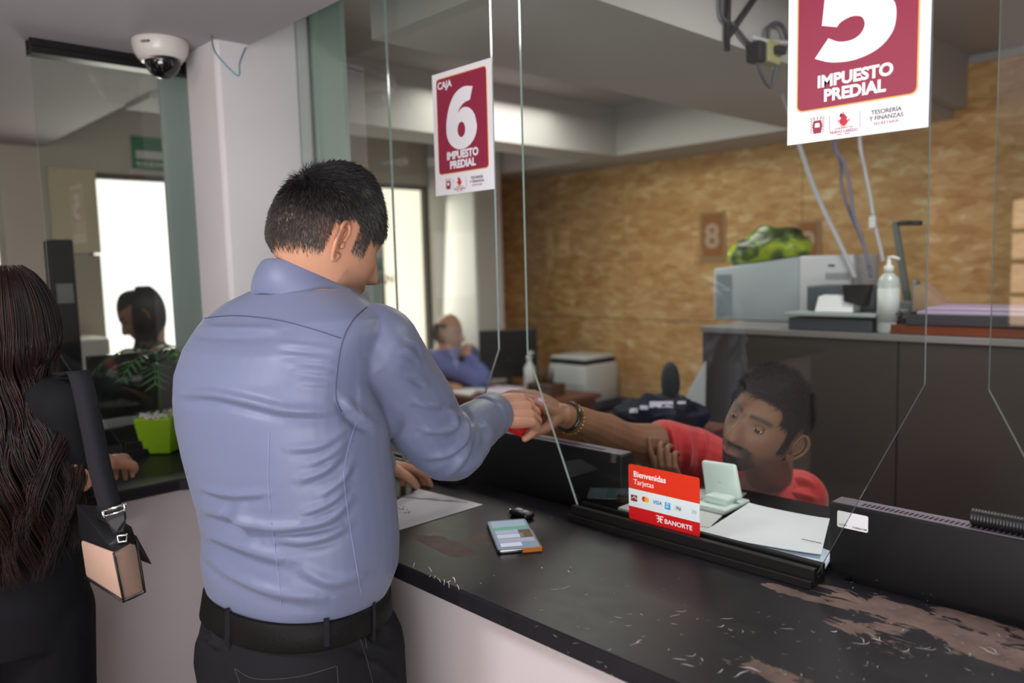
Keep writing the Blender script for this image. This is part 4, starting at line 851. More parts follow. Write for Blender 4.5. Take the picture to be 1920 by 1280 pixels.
bm = NB(); box(bm, XL+.001, XL+.008, a.y, b.y, a.z, b.z, .001); obj('board', bm, mat('emergency green', (.03, .20, .10), .5), t)
bm = NB(); box(bm, XL+.0085, XL+.010, a.y+.02, b.y-.01, a.z+.058, a.z+.10); obj('white_band', bm, mat('white band', (.6, .62, .64), .5), t)
text_mesh('RUTA DE EVACUACION', .030, M_PRINTW, (XL+.0105, a.y+.02, a.z+.02), (0, 1, 0), (0, 0, 1), .02, parent=t, xs=.72)
bm = NB(); a = wx(100, 475); b = wx(177, 318); box(bm, XL+.001, XL+.02, a.y, b.y, a.z, b.z, .003); tag(obj('wall_board', bm, mat('cream wall board', (.62, .55, .40), .7)), 'cream board on the wall left of the bright window', 'panel')
bm = NB(); a2 = wx(100, 640); box(bm, XL+.001, XL+.018, a.y+.01, b.y-.005, a2.z, a.z-.01, .003); tag(obj('wall_board', bm, mat('drab wall board', (.40, .37, .30), .7)), 'drab lower board on the wall left of the bright window', 'panel')
bm = NB(); box(bm, -3.17, -2.8, -.33, -.02, 0, 1.30, .01); tag(obj('filing_cabinet', bm, mat('white filing cabinet', (.6, .58, .56), .5)), 'white cabinet below the boards, left of the bright window', 'cabinet')
q = PX(140, 626, -2.8); bm = NB(); box(bm, -3.0, -2.9, q.y-.04, q.y+.03, 1.302, 1.36, .012); tag(obj('red_box', bm, mat('bright red plastic', (.6, .02, .03), .4)), 'small red box on the white cabinet at the left', 'box')
# tall black speaker
a = P(88, 450, 2.65); b = P(134, 450, 2.65); cx, cy = (a.x+b.x)/2, (a.y+b.y)/2
t = thing('tall_speaker', 'tall narrow black column with a grey label behind the left screen', 'speaker', (cx, cy, 0))
bm = NB(); box(bm, cx-.06, cx+.03, cy-.035, cy+.035, .951, a.z, .006); obj('cabinet', bm, M_BLACKM, t)
q = P(112, 552, 2.6); bm = NB(); box(bm, cx+.0305, cx+.033, cy-.028, cy+.022, q.z-.03, q.z+.035); obj('label_plate', bm, mat('grey label', (.2, .21, .22), .5), t)
# monitors of the left desk
t = thing('reception_desk', 'dark desk behind the left screen', 'desk', (-1.75, -.2, 0)); bm = NB(); box(bm, -1.84, -1.46, -1.3, .35, .92, .95, .004); obj('desk_top', bm, M_BLACKM, t)
bm = NB(); box(bm, -1.83, -1.80, -1.28, .33, 0, .919); obj('side_panel', bm, M_BLACKM, t); bm = NB(); box(bm, -1.799, -1.48, .30, .33, 0, .919); obj('side_panel', bm, M_BLACKM, t)
zl = 1.36
a = PX(163, 668, -1.55); b = PX(335, 664, -1.55)
t = thing('desktop_monitor', 'wide black monitor in front of the dark-haired office woman', 'monitor', (-1.55, (a.y+b.y)/2, .95))
bm = NB(); box(bm, -1.575, -1.54, a.y, b.y+.05, 1.12, a.z, .006); obj('housing', bm, mat('glossy black screen', (.008, .009, .010), .15), t)
bm = NB(); box(bm, -1.577, -1.538, a.y, b.y+.05, 1.09, 1.118, .003); obj('silver_chin', bm, mat('silver trim', (.45, .47, .5), .3, .6), t)
bm = NB(); box(bm, -1.60, -1.545, a.y-.05, b.y+.2, .951, 1.085, .006); obj('keyboard_riser', bm, M_BLACK, t)
bm = NB(); box(bm, -1.62, -1.50, (a.y+b.y)/2-.12, (a.y+b.y)/2+.1, .951, .962, .003); box(bm, -1.60, -1.578, (a.y+b.y)/2-.03, (a.y+b.y)/2+.03, .96, 1.15); obj('stand', bm, M_BLACK, t)
# lime pot with a small palm
c = PX(303, 838, -1.19); base = Vector((-1.335, PX(303, 838, -1.335).y, zt+.0)); base.z = zt
base = PZ(306, 846, zt); base = Vector((base.x, base.y, zt+.0005)); print('pot', base)
t = thing('potted_palm', 'small palm in a square lime green pot behind the left screen', 'potted plant', base)
bm = NB(); r0, r1, hp = .043, .058, .112
hexa(bm, [base+Vector((sx*r0, sy*r0, .002)) for sx, sy in ((-1, -1), (1, -1), (1, 1), (-1, 1))]+[base+Vector((sx*r1, sy*r1, hp)) for sx, sy in ((-1, -1), (1, -1), (1, 1), (-1, 1))], bev=.004); bm.transform(Matrix.Translation(base)@Matrix.Rotation(.75, 4, 'Z')@Matrix.Translation(-base)); obj('pot', bm, mat('lime green plastic', (.22, .42, .012), .4), t)
bm = NB()
for k in range(70): ellipsoid(bm, base+Vector((random.uniform(-.05, .05), random.uniform(-.05, .05), hp+random.uniform(-.002, .006))), (.008, .007, .006), sub=1)
o = obj('white_pebbles', bm, mat('pale pebbles', (.5, .46, .42), .7), t); o['kind'] = 'stuff'
bm = NB(); top = base+Vector((.004, 0, .30)); tube(bm, [base+Vector((0, 0, .1)), base+Vector((.004, .002, .2)), top], [.005, .004, .003], 8)
for k in range(9):
    an = k*2*math.pi/9+.3; st = top-Vector((0, 0, .02*(k % 3))); L = random.uniform(.12, .19)
    sp = [st+Vector((math.cos(an)*L*u, math.sin(an)*L*u, .11*u-.14*u*u)) for u in [i/8 for i in range(9)]]
    tube(bm, sp, .0015, 5)
    for i in range(2, 9):
        dv = (sp[i]-sp[i-1]).normalized(); sd_ = dv.cross(Vector((0, 0, 1))).normalized()
        for sgn in (-1, 1):
            l_ = .055*(1-abs(i-5)/7); tip = sp[i]+sd_*sgn*l_+dv*l_*.6-Vector((0, 0, l_*.25)); w_ = dv*.004
            bm.faces.new([bm.verts.new(v) for v in (sp[i]-w_, (sp[i]+tip)/2-w_*1.1, tip, (sp[i]+tip)/2+w_*1.1, sp[i]+w_)])
obj('palm_leaves', bm, mat('palm green', (.035, .10, .03), .4), t)
# ------------------------------------------------------------------ people
def sstep(a, b, x):
    t = np.clip((x-a)/(b-a), 0, 1); return t*t*(3-2*t)
def gs(x, s): return np.exp(-(x/s)**2/2)
def head_shape(d, k=None):
    """unit directions (n,3) -> head surface in metres; x side, y front, z up"""
    k = k or {}; x, y, z = d[:, 0].copy(), d[:, 1].copy(), d[:, 2].copy()
    W = k.get('w', .077); X = x*W; Y = y*.098; Z = z*.118
    up = np.clip(z, 0, 1); dn = np.clip(-z, 0, 1); fr = sstep(-.1, .6, y)
    X *= 1+.05*gs(z-.35, .3)*(1-fr); X *= 1-.34*sstep(.25, 1.0, dn)*fr-.22*sstep(.25, .9, dn)*(1-fr)
    Y += .030*sstep(.25, .95, dn)*fr*(1-.5*np.abs(x))
    Y -= -.010*(1-fr)*up; Y += .045*sstep(.3, .95, dn)*(1-fr)
    Z += .006*sstep(.5, 1, up)
    Y *= 1-.10*fr*gs(z-.05, .5)*np.abs(x)
    # features by position on the front
    f = fr*1.0
    Y += f*(.004*gs(Z-.028, .010)*gs(np.abs(X)-.022, .022))                       # brow
    Y -= f*(.0085*gs(Z-.006, .011)*gs(np.abs(X)-.032, .014))                      # eye socket
    nz = sstep(.018, -.034, Z)*sstep(-.052, -.040, Z); wd = .0065+.0075*sstep(0, -.035, Z)
    Y += f*(.027*nz*gs(X, wd)*k.get('nose', 1)); Y += f*(.008*gs(Z+.038, .006)*gs(np.abs(X)-.013, .005))
    Y += f*.004*gs(Z+.022, .016)*gs(np.abs(X)-.045, .014)                         # cheek
    Y += f*(.006*gs(Z+.060, .0045)*gs(X, .019)+.007*gs(Z+.073, .005)*gs(X, .017)-.004*gs(Z+.0665, .0022)*gs(X, .022)-.004*gs(Z+.083, .004)*gs(X, .016))
    Y += f*.006*gs(Z+.100, .010)*gs(X, .018)                                      # chin
    return np.stack([X, Y, Z], 1)
def ear_bm(bm, side, M, scale=1.0):
    # helix, antihelix, lobe and plate of one ear, in head space
    c = Vector((side*.075, -.006, -.012))
    ang = .5
    def E(u, v, o): # u forward, v up, o outward
        return M@(c+Vector((side*(o*.95+max(0, -u)*.45), u*.74, v*.98)))
    hx = [E(.010*scale, .004, .003), E(.013*scale, .020, .006), E(.004, .032, .009), E(-.010, .030, .012), E(-.019, .016, .014), E(-.019, -.002, .012), E(-.012, -.018, .008), E(-.003, -.028, .004), E(.006, -.027, .002), E(.009, -.018, .001)]
    tube(bm, smooth_pts(hx, 5), [.0034+.0012*(i > 34) for i in range(46)], 9)
    ah = [E(.001, .022, .007), E(-.009, .016, .010), E(-.011, .002, .009), E(-.006, -.010, .007), E(.002, -.014, .005)]
    tube(bm, smooth_pts(ah, 5), .0030, 8)
    tube(bm, [E(.009, .003, .004), E(.009, -.007, .005)], .0036, 8)
    for (u, v, o, r) in ((-.006, .008, .0035, (.012, .020)), (-.001, -.022, .003, (.007, .008))):
        res = bmesh.ops.create_icosphere(bm, subdivisions=3, radius=1)
        for w in res['verts']: w.co = E(u+w.co.y*r[0], v+w.co.z*r[1], o+w.co.x*.0035)
        for w in res['verts']:
            for f in w.link_faces: f.smooth = True
def head_bm(bm, M, k=None, sub=6):
    res = bmesh.ops.create_icosphere(bm, subdivisions=sub, radius=1); vs = res['verts']
    d = np.array([v.co[:] for v in vs]); p = head_shape(d, k)
    for v, q in zip(vs, p): v.co = M@Vector(q)
def mk(loc, yaw, pitch=0, roll=0, s=1.0):
    """head matrix: local +Y is the face; yaw about Z, pitch>0 looks down"""
    return Matrix.Translation(loc)@Matrix.Rotation(yaw, 4, 'Z')@Matrix.Rotation(-pitch, 4, 'X')@Matrix.Rotation(roll, 4, 'Y')@Matrix.Scale(s, 4)
def limb(bm, pts, rad, n=5, seg=16):
    P_ = smooth_pts(pts, n); m = len(pts); R_ = []
    for i in range(m-1):
        for j in range(n): t = j/n; t = t*t*(3-2*t); R_.append(rad[i]*(1-t)+rad[i+1]*t)
    R_.append(rad[-1]); tube(bm, P_, R_, seg)
    ellipsoid(bm, P_[0], (R_[0],)*3, sub=3); ellipsoid(bm, P_[-1], (R_[-1],)*3, sub=3)
def torso(bm, rings, seg=40, grow=0.0):
    """rings: (centre, side vector, half width, half depth, front vector)"""
    R_ = []
    for (c, L, a, b, Fv) in rings:
        c = Vector(c); a += grow; b += grow; ring = []
        for k in range(seg):
            t = 2*math.pi*k/seg; ct, st = math.cos(t), math.sin(t); e = .88
            ring.append(bm.verts.new(c+L*(a*math.copysign(abs(ct)**e, ct))+Fv*(b*math.copysign(abs(st)**e, st))))
        R_.append(ring)
    for i in range(len(R_)-1):
        for k in range(seg): bm.faces.new((R_[i][k], R_[i][(k+1) % seg], R_[i+1][(k+1) % seg], R_[i+1][k]))
    bm.faces.new(R_[0][::-1]); bm.faces.new(R_[-1]); bmesh.ops.recalc_face_normals(bm, faces=bm.faces[:])
def lerp_rings(rings, n=4):
    out = []
    for i in range(len(rings)-1):
        a, b = rings[i], rings[i+1]
        for k in range(n):
            t = k/n; out.append((Vector(a[0]).lerp(Vector(b[0]), t), a[1].lerp(b[1], t).normalized(), a[2]*(1-t)+b[2]*t, a[3]*(1-t)+b[3]*t, a[4].lerp(b[4], t).normalized()))
    out.append(rings[-1]); return out
def hand(bm, wrist, palm_dir, back_dir, thumb_side, curls=(.5, .5, .5, .55), spread=.12, s=1.0, thumb=(.5, .3), bend=None):
    """palm_dir points from wrist to knuckles; back_dir is the normal of the hand's back; thumb_side +1/-1 along side"""
    d = Vector(palm_dir).normalized(); b = Vector(back_dir); b = (b-d*b.dot(d)).normalized(); sd = d.cross(b)*thumb_side
    w = Vector(wrist); L = .092*s
    # palm as overlapping tapered columns
    for q, (off, kl) in enumerate(((.030, .088), (.011, .092), (-.009, .088), (-.027, .080))):
        limb(bm, [w+sd*off*.55*s+b*.002, w+d*kl*.5*s+sd*off*.9*s+b*.003, w+d*kl*s+sd*off*s], [.0145*s, .0135*s, .0105*s], 4, 12)
    lens = ((.040, .024, .020), (.045, .028, .021), (.042, .026, .020), (.032, .020, .018))
    for q, (off, kl) in enumerate(((.030, .088), (.011, .092), (-.009, .088), (-.027, .080))):
        p = w+d*kl*s+sd*off*s; a = curls[q]; dirv = (d+sd*(off*spread*12)).normalized(); pts = [p]; cur = a*.9
        for j, l in enumerate(lens[q]):
            v = dirv*math.cos(cur)-b*math.sin(cur); p = p+v*l*s; pts.append(p); cur += a*(1.15 if j == 0 else .8)
        limb(bm, pts, [.0098*s, .0090*s, .0082*s, .0072*s], 4, 10)
    t0 = w+d*.022*s+sd*.026*s-b*.004*s; t1 = t0+(d*.55+sd*.8-b*thumb[1]).normalized()*.036*s; t2 = t1+(d*(1-thumb[0]*.3)+sd*(.5-thumb[0])-b*thumb[1]*1.4).normalized()*.032*s; t3 = t2+(d*1.0+sd*(.2-thumb[0])-b*thumb[1]*1.6).normalized()*.026*s
    limb(bm, [w+d*.005*s+sd*.012*s, t0, t1, t2, t3], [.016*s, .0165*s, .0115*s, .0100*s, .0080*s], 4, 12)
def skin_mat(name, base, var=.07):
    return mat(name, base, .48, spec=.4, var=var, vscale=26, attr=True, sss=.06, bump=.12, bscale=260)
def paint(me, base, HM, masks, extra=None):
    """vertex colours of skin, beard, lips ... that belong to the person; masks(local head coords)->list of (weight, colour)"""
    co = get_co(me); inv = np.array(HM.inverted()); q = co@inv[:3, :3].T+inv[:3, 3]
    col = np.tile(np.array(base), (len(co), 1))
    near = np.linalg.norm(q, axis=1) < .19
    for w, c in masks(q): w = (w*near)[:, None]; col = col*(1-w)+np.array(c)*w
    if extra is not None:
        for w, c in extra(co): w = w[:, None]; col = col*(1-w)+np.array(c)*w
    at = me.color_attributes.new('Col', 'FLOAT_COLOR', 'POINT'); at.data.foreach_set('color', np.concatenate([col, np.ones((len(co), 1))], 1).ravel())
def merge(me_list, name, mats):
    bm = NB()
    for i, me in enumerate(me_list):
        n0 = len(bm.faces); bm.from_mesh(me); bm.faces.ensure_lookup_table()
        for f in bm.faces[n0:]: f.material_index = i if len(mats) > 1 else 0; f.smooth = True
    me = bpy.data.meshes.new(name); bm.to_mesh(me); bm.free()
    for m in mats: me.materials.append(m)
    return me
def strands_mesh(roots, dirs, nors, lens, rad, droop=0.0, seg=3, wave=None, lift=.25, jitter=.12):
    """many thin three-sided hairs as one mesh; flow along dirs, slightly lifted off the skin"""
    n = len(roots); K = seg+1; side = np.cross(dirs, nors); side /= np.linalg.norm(side, axis=1)[:, None]+1e-9
    pts = np.zeros((n, K, 3)); p = roots.copy(); pts[:, 0] = p-nors*.001
    dcur = dirs+nors*lift*(1+.4*rng.standard_normal((n, 1))); dcur += rng.standard_normal((n, 3))*jitter
    for j in range(1, K):
        dcur /= np.linalg.norm(dcur, axis=1)[:, None]; p = p+dcur*(lens/seg)[:, None]; pts[:, j] = p
        dcur = dcur+np.array((0, 0, -droop))-nors*lift*.25
    V = np.zeros((n, K, 3, 3)); rr = np.linspace(1, .35, K)
    for j in range(K):
        for k in range(3):
            a = 2*math.pi*k/3; V[:, j, k] = pts[:, j]+(side*math.cos(a)+nors*math.sin(a))*(rad*rr[j])[:, None] if isinstance(rad, np.ndarray) else pts[:, j]+(side*math.cos(a)+nors*math.sin(a))*rad*rr[j]
    verts = V.reshape(-1, 3); base = np.arange(n)*(K*3); F = []
    for j in range(seg):
        for k in range(3):
            a = base+j*3+k; b = base+j*3+(k+1) % 3; F.append(np.stack([a, b, b+3, a+3], 1))
    F = np.concatenate(F); me = bpy.data.meshes.new('hair'); me.vertices.add(len(verts)); me.vertices.foreach_set('co', verts.ravel())
    me.loops.add(len(F)*4); me.polygons.add(len(F)); me.loops.foreach_set('vertex_index', F.ravel().astype(np.int32)); me.polygons.foreach_set('loop_start', np.arange(0, len(F)*4, 4, dtype=np.int32)); me.polygons.foreach_set('loop_total', np.full(len(F), 4, dtype=np.int32)); me.update(calc_edges=True); return me
def scalp_points(n, k, region):
    """random points on the head with normals; region(local points)->0..1 density"""
    d = rng.standard_normal((n*6, 3)); d /= np.linalg.norm(d, axis=1)[:, None]; p = head_shape(d, k)
    e = 1e-3; a = np.cross(d, [0.3, .5, .8]); a /= np.linalg.norm(a, axis=1)[:, None]; b = np.cross(d, a)
    pa = head_shape((d+a*e)/np.linalg.norm(d+a*e, axis=1)[:, None], k)-p; pb = head_shape((d+b*e)/np.linalg.norm(d+b*e, axis=1)[:, None], k)-p
    nn = np.cross(pa, pb); nn /= np.linalg.norm(nn, axis=1)[:, None]; nn *= np.sign((nn*p).sum(1))[:, None]
    keep = rng.random(len(p)) < region(p); p, nn = p[keep][:n], nn[keep][:n]; return p, nn
def xf(M, p, v=False):
    A = np.array(M); return p@A[:3, :3].T+(0 if v else A[:3, 3])
def unit(v): return v/(np.linalg.norm(v, axis=1)[:, None]+1e-9)
M_HAIR = mat('black hair', (.009, .008, .008), .42, spec=.45)
M_HAIRG = mat('greying short hair', (.050, .040, .034), .5)
M_EYE = mat('eye white', (.62, .60, .58), .15, coat=.5); M_IRIS = mat('dark iris', (.015, .008, .005), .1)
def shirt_folds(me, folds, nocam=True):
    """relief of cloth folds: each fold is a polyline (photo coordinates), width and height in metres"""
    co = get_co(me); no = get_no(me); px, py, dp = proj(co); vd = np.array(CAM)-co; vd /= np.linalg.norm(vd, axis=1)[:, None]; facing = np.clip((no*vd).sum(1)*3, 0, 1)
    disp = np.zeros(len(co))
    for (pts, w, h) in folds:
        pp = smooth_2d(pts, 6) if len(pts) > 2 else pts; pp = np.array(pp); best = np.full(len(co), 1e9); tt = np.zeros(len(co)); m = len(pp)-1
        x0, y0 = pp.min(0)-30; x1, y1 = pp.max(0)+30; idx = np.where((px > x0) & (px < x1) & (py > y0) & (py < y1) & (facing > 0))[0]
        if len(idx) == 0: continue
        X, Y = px[idx], py[idx]; bb = best[idx]; t_ = tt[idx]
        for i in range(m):
            a, b = pp[i], pp[i+1]; ab = b-a; l2 = ab@ab+1e-9; u = np.clip(((X-a[0])*ab[0]+(Y-a[1])*ab[1])/l2, 0, 1); dx = X-a[0]-u*ab[0]; dy = Y-a[1]-u*ab[1]; sgn = np.sign(ab[0]*dy-ab[1]*dx); dd = np.hypot(dx, dy)
            k_ = dd < np.abs(bb); bb = np.where(k_, dd*sgn, bb); t_ = np.where(k_, (i+u)/m, t_)
        dm = bb*dp[idx]/F_PX; env = np.sin(np.pi*np.clip(t_, 0.02, .98))**.6
        disp[idx] += 2.0*(h*np.exp(-(dm/w)**2)-h*.55*np.exp(-((dm-w*1.7)/(w*1.1))**2))*env*facing[idx]
    co += no*disp[:, None]; set_co(me, co)
def seam(parent, me, lines, m, r=.0007, name='seam', off=.0004):
    bvh = BVHTree.FromPolygons([v.co[:] for v in me.vertices], [p.vertices[:] for p in me.polygons])
    for pts in lines:
        pp = smooth_2d(pts, 8) if len(pts) > 2 else [(pts[0][0]+(pts[1][0]-pts[0][0])*i/12, pts[0][1]+(pts[1][1]-pts[0][1])*i/12) for i in range(13)]
        out = []
        for x, y in pp:
            h = bvh.ray_cast(CAM, ray(x, y).normalized())
            if h[0] is not None and (not out or (h[0]-out[-1]).length < .03): out.append(h[0]+h[1]*off)
        if len(out) > 2: bm = NB(); tube(bm, out, r, 5); obj(name, bm, m, parent)
def lat(px): # unit vector to the right, seen from the camera at this column
    r = ray(px, 500); r.z = 0; r.normalize(); return Vector((r.y, -r.x, 0))

# ================= the man in the blue shirt =================
def blue_man():
    t = thing('person', 'man in a blue-grey dress shirt and black jeans handing over a red packet', 'person', P(555, 1500, 1.33).xy.to_3d())
    DM = 1.33
    Fb = (RH*.60+FH*.80).normalized(); Lb = Vector((Fb.y, -Fb.x, 0))       # facing and right-hand directions
    def ring(py, xl, xr, r=.68, d=DM):
        xc = (xl+xr)/2; c = P(xc, py, d); w = (xr-xl)/2*d/F_PX*1.02; l = lat(xc)
        a = w/math.sqrt((Lb.dot(l))**2+(r*Fb.dot(l))**2); return (c, Lb, a, a*r, Fb)
    up = [ring(1112, 402, 708, .74), ring(1085, 394, 722, .74), ring(1045, 386, 734, .72), ring(1000, 388, 734), ring(950, 380, 730), ring(900, 366, 724), ring(850, 352, 716), ring(800, 342, 708, .66), ring(750, 338, 700, .66), ring(700, 340, 694, .64), ring(652, 354, 698, .58, 1.335), ring(622, 370, 698, .50, 1.34), ring(594, 390, 692, .46, 1.345), ring(566, 428, 668, .50, 1.35), ring(542, 476, 645, .66, 1.35), ring(524, 494, 634, .76, 1.35)]
    for i in range(3): up[i] = (up[i][0], up[i][1], up[i][2], up[i][3], up[i][4])
    S_ = P(703, 655, 1.30); E_ = P(836, 838, 1.42); W_ = P(924, 776, 1.62)
    Lsh = P(418, 675, 1.48); LE = P(640, 850, 1.66); LW = P(708, 872, 1.80)
    # legs
    hipz = P(555, 1135, DM).z; hipR = P(640, 1200, 1.31); hipL = P(478, 1200, 1.42); foot = []
    legs = []
    for hip, px_ in ((hipR, 640), (hipL, 470)):
        kn = Vector((hip.x, hip.y, .50))+Fb*.03+(Lb*.02 if hip is hipR else Lb*-.03); an = Vector((kn.x, kn.y, .09))-Fb*.06; legs.append((hip, kn, an))
    # head
    HM = mk(P(620, 402, 1.345)+Vector((0, 0, .0)), 0); fdir = (RH*.73+FH*.68); fyaw = math.atan2(-fdir.x, fdir.y)
    HM = mk(P(613, 440, 1.36), fyaw, .44, .0, 1.04); KM = {'nose': .8}
    neck0 = P(578, 590, 1.37); neck1 = P(598, 470, 1.37)
    # body: one continuous surface (skin)
    bm = NB(); torso(bm, lerp_rings(up, 3), 40, -.014)
    limb(bm, [neck0, neck0.lerp(neck1, .5)+Fb*.004, neck1+Vector((0, 0, .02))], [.070, .062, .062])
    for hip, kn, an in legs: limb(bm, [hip, kn, an], [.085, .055, .038]); limb(bm, [an+Vector((0, 0, -.04)), an+Fb*.16+Vector((0, 0, -.055))], [.035, .03])
    limb(bm, [S_, E_, W_], [.050, .042, .028]); limb(bm, [Lsh, LE, LW], [.05, .042, .028])
    pd = (P(1000, 780, 1.76)-W_).normalized()
    hand(bm, W_-pd*.004, (P(990, 770, 1.68)-W_), (UP*.62-FH*.75+RH*.05), -1, curls=(.55, .60, .66, .72), s=1.12, thumb=(.35, .5), spread=.04)
    hand(bm, LW, Fb*.9+Vector((0, 0, -.25)), Vector((0, 0, 1)), 1, curls=(.3, .35, .4, .45), s=1.0)
    head_bm(bm, HM, KM)
    body = join_eval(bm, .0026, 2)
    ebm = NB()
    for sd in (1, -1): ear_bm(ebm, sd, HM@Matrix.Translation((-sd*.003, -.009, -.012))@Matrix.Scale(1.02, 4))
    eme = mesh_of(ebm, 'e', []); SK = (.50, .255, .155)
    mg = merge([body, eme], 'body', [skin_mat('tan skin', SK)])
    def masks(q):
        scal = sstep(-.012, .030, q[:, 2]-.35*np.clip(q[:, 1]+.02, -1, .0)*1.0)*0
        x, y, z = q.T
        hl = hairline(q)
        yield hl*.90, (.030, .024, .021)
        yield sstep(.008, .014, y)*sstep(.040, .032, y)*sstep(-.034, -.028, z)*sstep(-.002, -.010, z)*(np.abs(x) > .05)*.6, (.22, .18, .16)
        ax = np.abs(x); yield gs(z-.030, .0045)*sstep(.045, .036, ax)*sstep(.008, .014, ax)*(y > .06)*.9, (.02, .015, .012)
        yield sstep(-.045, -.06, z)*(y > .02)*.28, (.10, .07, .06)
        yield gs(np.hypot((y+.014)/1.0, (z)/1.6), .024)*(ax > .066)*.35, (.55, .2, .13)
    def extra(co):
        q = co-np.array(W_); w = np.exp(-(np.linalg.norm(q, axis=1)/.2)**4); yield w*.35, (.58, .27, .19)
    def hairline(q):
        x, y, z = q.T
        low = np.where(y > -.005, .020+.30*np.clip(y-.055, 0, 1), -.050+.0*y)
        low = np.where((y > -.032) & (y <= .055), .004+.10*(y+.03), low); low = np.where(y <= -.032, -.062+(y+.10)*.25, low)
        ear = np.hypot((y+.004)/.017, (z+.010)/.036) < 1; temple = (y > .010) & (y < .038) & (z > -.03)
        h = sstep(-.010, .012, z-low); h = np.where(ear, 0, h); h = np.maximum(h, temple*sstep(-.032, -.01, z)*.75); h = np.where((y > .075) & (z < .07), 0, h); return h
    paint(mg, SK, HM, masks, extra)
    b = obj('body', mg, None, t)
    # hair
    k = None
    p, n = scalp_points(34000, k, lambda q: hairline(q))
    crown = np.array((0.0, -.055, .095)); dd = p-crown; dirs = dd-n*(dd*n).sum(1)[:, None]; fr = np.array((0, 1, .0)); tang = fr-n*(n@fr)[:, None]; wtop = sstep(.03, .09, p[:, 2])[:, None]
    dirs = unit(unit(dirs)*(1-wtop*.55)+unit(tang)*wtop*.8+rng.standard_normal(p.shape)*.12)
    z = p[:, 2]; top = sstep(-.015, .075, z); lens = .0075+.012*top*(.75+.5*rng.random(len(p))); nz_ = np.array([noise.noise(Vector(q*22)) for q in p]); lens *= 1+.15*nz_
    rad = .00038+.00030*top
    me = strands_mesh(xf(HM, p), xf(HM, dirs, True), xf(HM, n, True), lens, rad, droop=.02, lift=.18, jitter=.12)
    # black on top, greying short hair low down
    topmask = np.repeat(top+nz_*.10+rng.standard_normal(len(p))*.38 < .30, 1)
    npoly = len(me.polygons); nst = len(p); arr = np.tile(topmask.astype(np.int32), 9)[:npoly]
    me.materials.append(M_HAIR); me.materials.append(M_HAIRG); me.polygons.foreach_set('material_index', arr)
    hm = NB(); res = bmesh.ops.create_icosphere(hm, subdivisions=6, radius=1); d = np.array([v.co[:] for v in res['verts']]); q = head_shape(d, k); hl = hairline(q); vs = res['verts']; tp = sstep(.0, .08, q[:, 2])
    for v, w, h_, tt_, dd_ in zip(vs, q, hl, tp, d): v.co = HM@Vector(w*(1+.004+.030*tt_*h_+.020*tt_*noise.noise(Vector(w*30))))
    kill = [v for v, h_, tt_ in zip(vs, hl, tp) if h_ < .6 or tt_ < .02]; bmesh.ops.delete(hm, geom=kill, context='VERTS')
    capme = mesh_of(hm, 'cap', [M_HAIR], True)
    hb = NB(); hb.from_mesh(me); hb.from_mesh(capme); hme = bpy.data.meshes.new('hair'); hb.to_mesh(hme); hb.free(); hme.materials.append(M_HAIR); hme.materials.append(M_HAIRG)
    obj('hair', hme, None, t)
    # shirt
    SH = mat('blue grey cotton satin', (.124, .145, .232), .46, spec=.35, sheen=.1, var=.02, vscale=4, bump=.05, bscale=900)
    bm = NB(); torso(bm, lerp_rings(up[:-1], 3), 48)
    arm1 = [S_+Vector((0, 0, -.005)), S_.lerp(E_, .45)+Vector((0, 0, .0)), E_, E_.lerp(W_, .5), W_-(W_-E_).normalized()*.012]
    limb(bm, arm1, [.080, .073, .063, .053, .043], 5, 20)
    limb(bm, [P(650, 650, 1.33), S_], [.066, .078]); limb(bm, [P(640, 720, 1.32), P(720, 745, 1.33)], [.06, .07])
    limb(bm, [Lsh, Lsh.lerp(LE, .5), LE, LE.lerp(LW, .5), LW], [.066, .066, .060, .05, .042])
    limb(bm, [P(480, 625, 1.38), P(418, 665, 1.46)], [.05, .06])
    sh = join_eval(bm, .0034, 9)
    # open wrist ends and waist stay closed inside the cuffs and belt
    folds = [([(338, 738), (400, 738), (470, 752), (540, 768), (640, 772)], .0075, .0060), ([(345, 612), (420, 618), (520, 616)], .007, .0025),
        ([(520, 645), (575, 650), (628, 655)], .005, .0010), ([(530, 668), (580, 672), (628, 676)], .005, .0012), ([(545, 692), (590, 694), (626, 700)], .005, .0012), ([(550, 715), (590, 718), (626, 722)], .005, .0010),
        ([(372, 912), (430, 926), (500, 925)], .006, .0034), ([(382, 955), (420, 962), (500, 985), (560, 984), (620, 970), (655, 935)], .008, .0058), ([(388, 1000), (430, 1012), (480, 1030), (540, 1050)], .009, .0062), ([(388, 1042), (410, 1060), (450, 1085), (520, 1110), (600, 1120)], .009, .0045),
        ([(500, 1005), (560, 1012), (610, 1004), (650, 985)], .007, .0048), ([(560, 900), (610, 880), (650, 840)], .006, .0034), ([(580, 870), (620, 850), (652, 820)], .006, .0030), ([(600, 930), (640, 900), (658, 870)], .006, .003), ([(540, 840), (600, 835), (650, 805)], .006, .0022), ([(560, 965), (620, 940), (655, 905)], .006, .0034), ([(560, 1060), (620, 1090), (690, 1075)], .009, .0035), ([(450, 940), (455, 970), (480, 1000)], .010, .0035),
        ([(760, 640), (782, 650), (792, 668)], .004, .0024), ([(752, 658), (775, 668), (790, 684)], .004, .0020), ([(765, 702), (788, 710), (802, 722)], .004, .0026), ([(776, 750), (800, 760), (830, 762)], .006, .0034), ([(640, 745), (670, 778), (705, 800)], .007, .005), ([(795, 808), (830, 808), (852, 800), (850, 778), (838, 770)], .006, .0050), ([(800, 858), (840, 850), (868, 825), (872, 790), (858, 772)], .006, .0055), ([(836, 893), (862, 866), (880, 830), (884, 800)], .006, .0052), ([(862, 885), (890, 870), (915, 840)], .007, .004), ([(905, 790), (918, 815), (912, 850)], .006, .0036), ([(700, 700), (740, 760), (790, 820)], .020, -.004), ([(705, 610), (745, 640), (770, 690)], .02, .002)]
    shirt_folds(sh, folds)
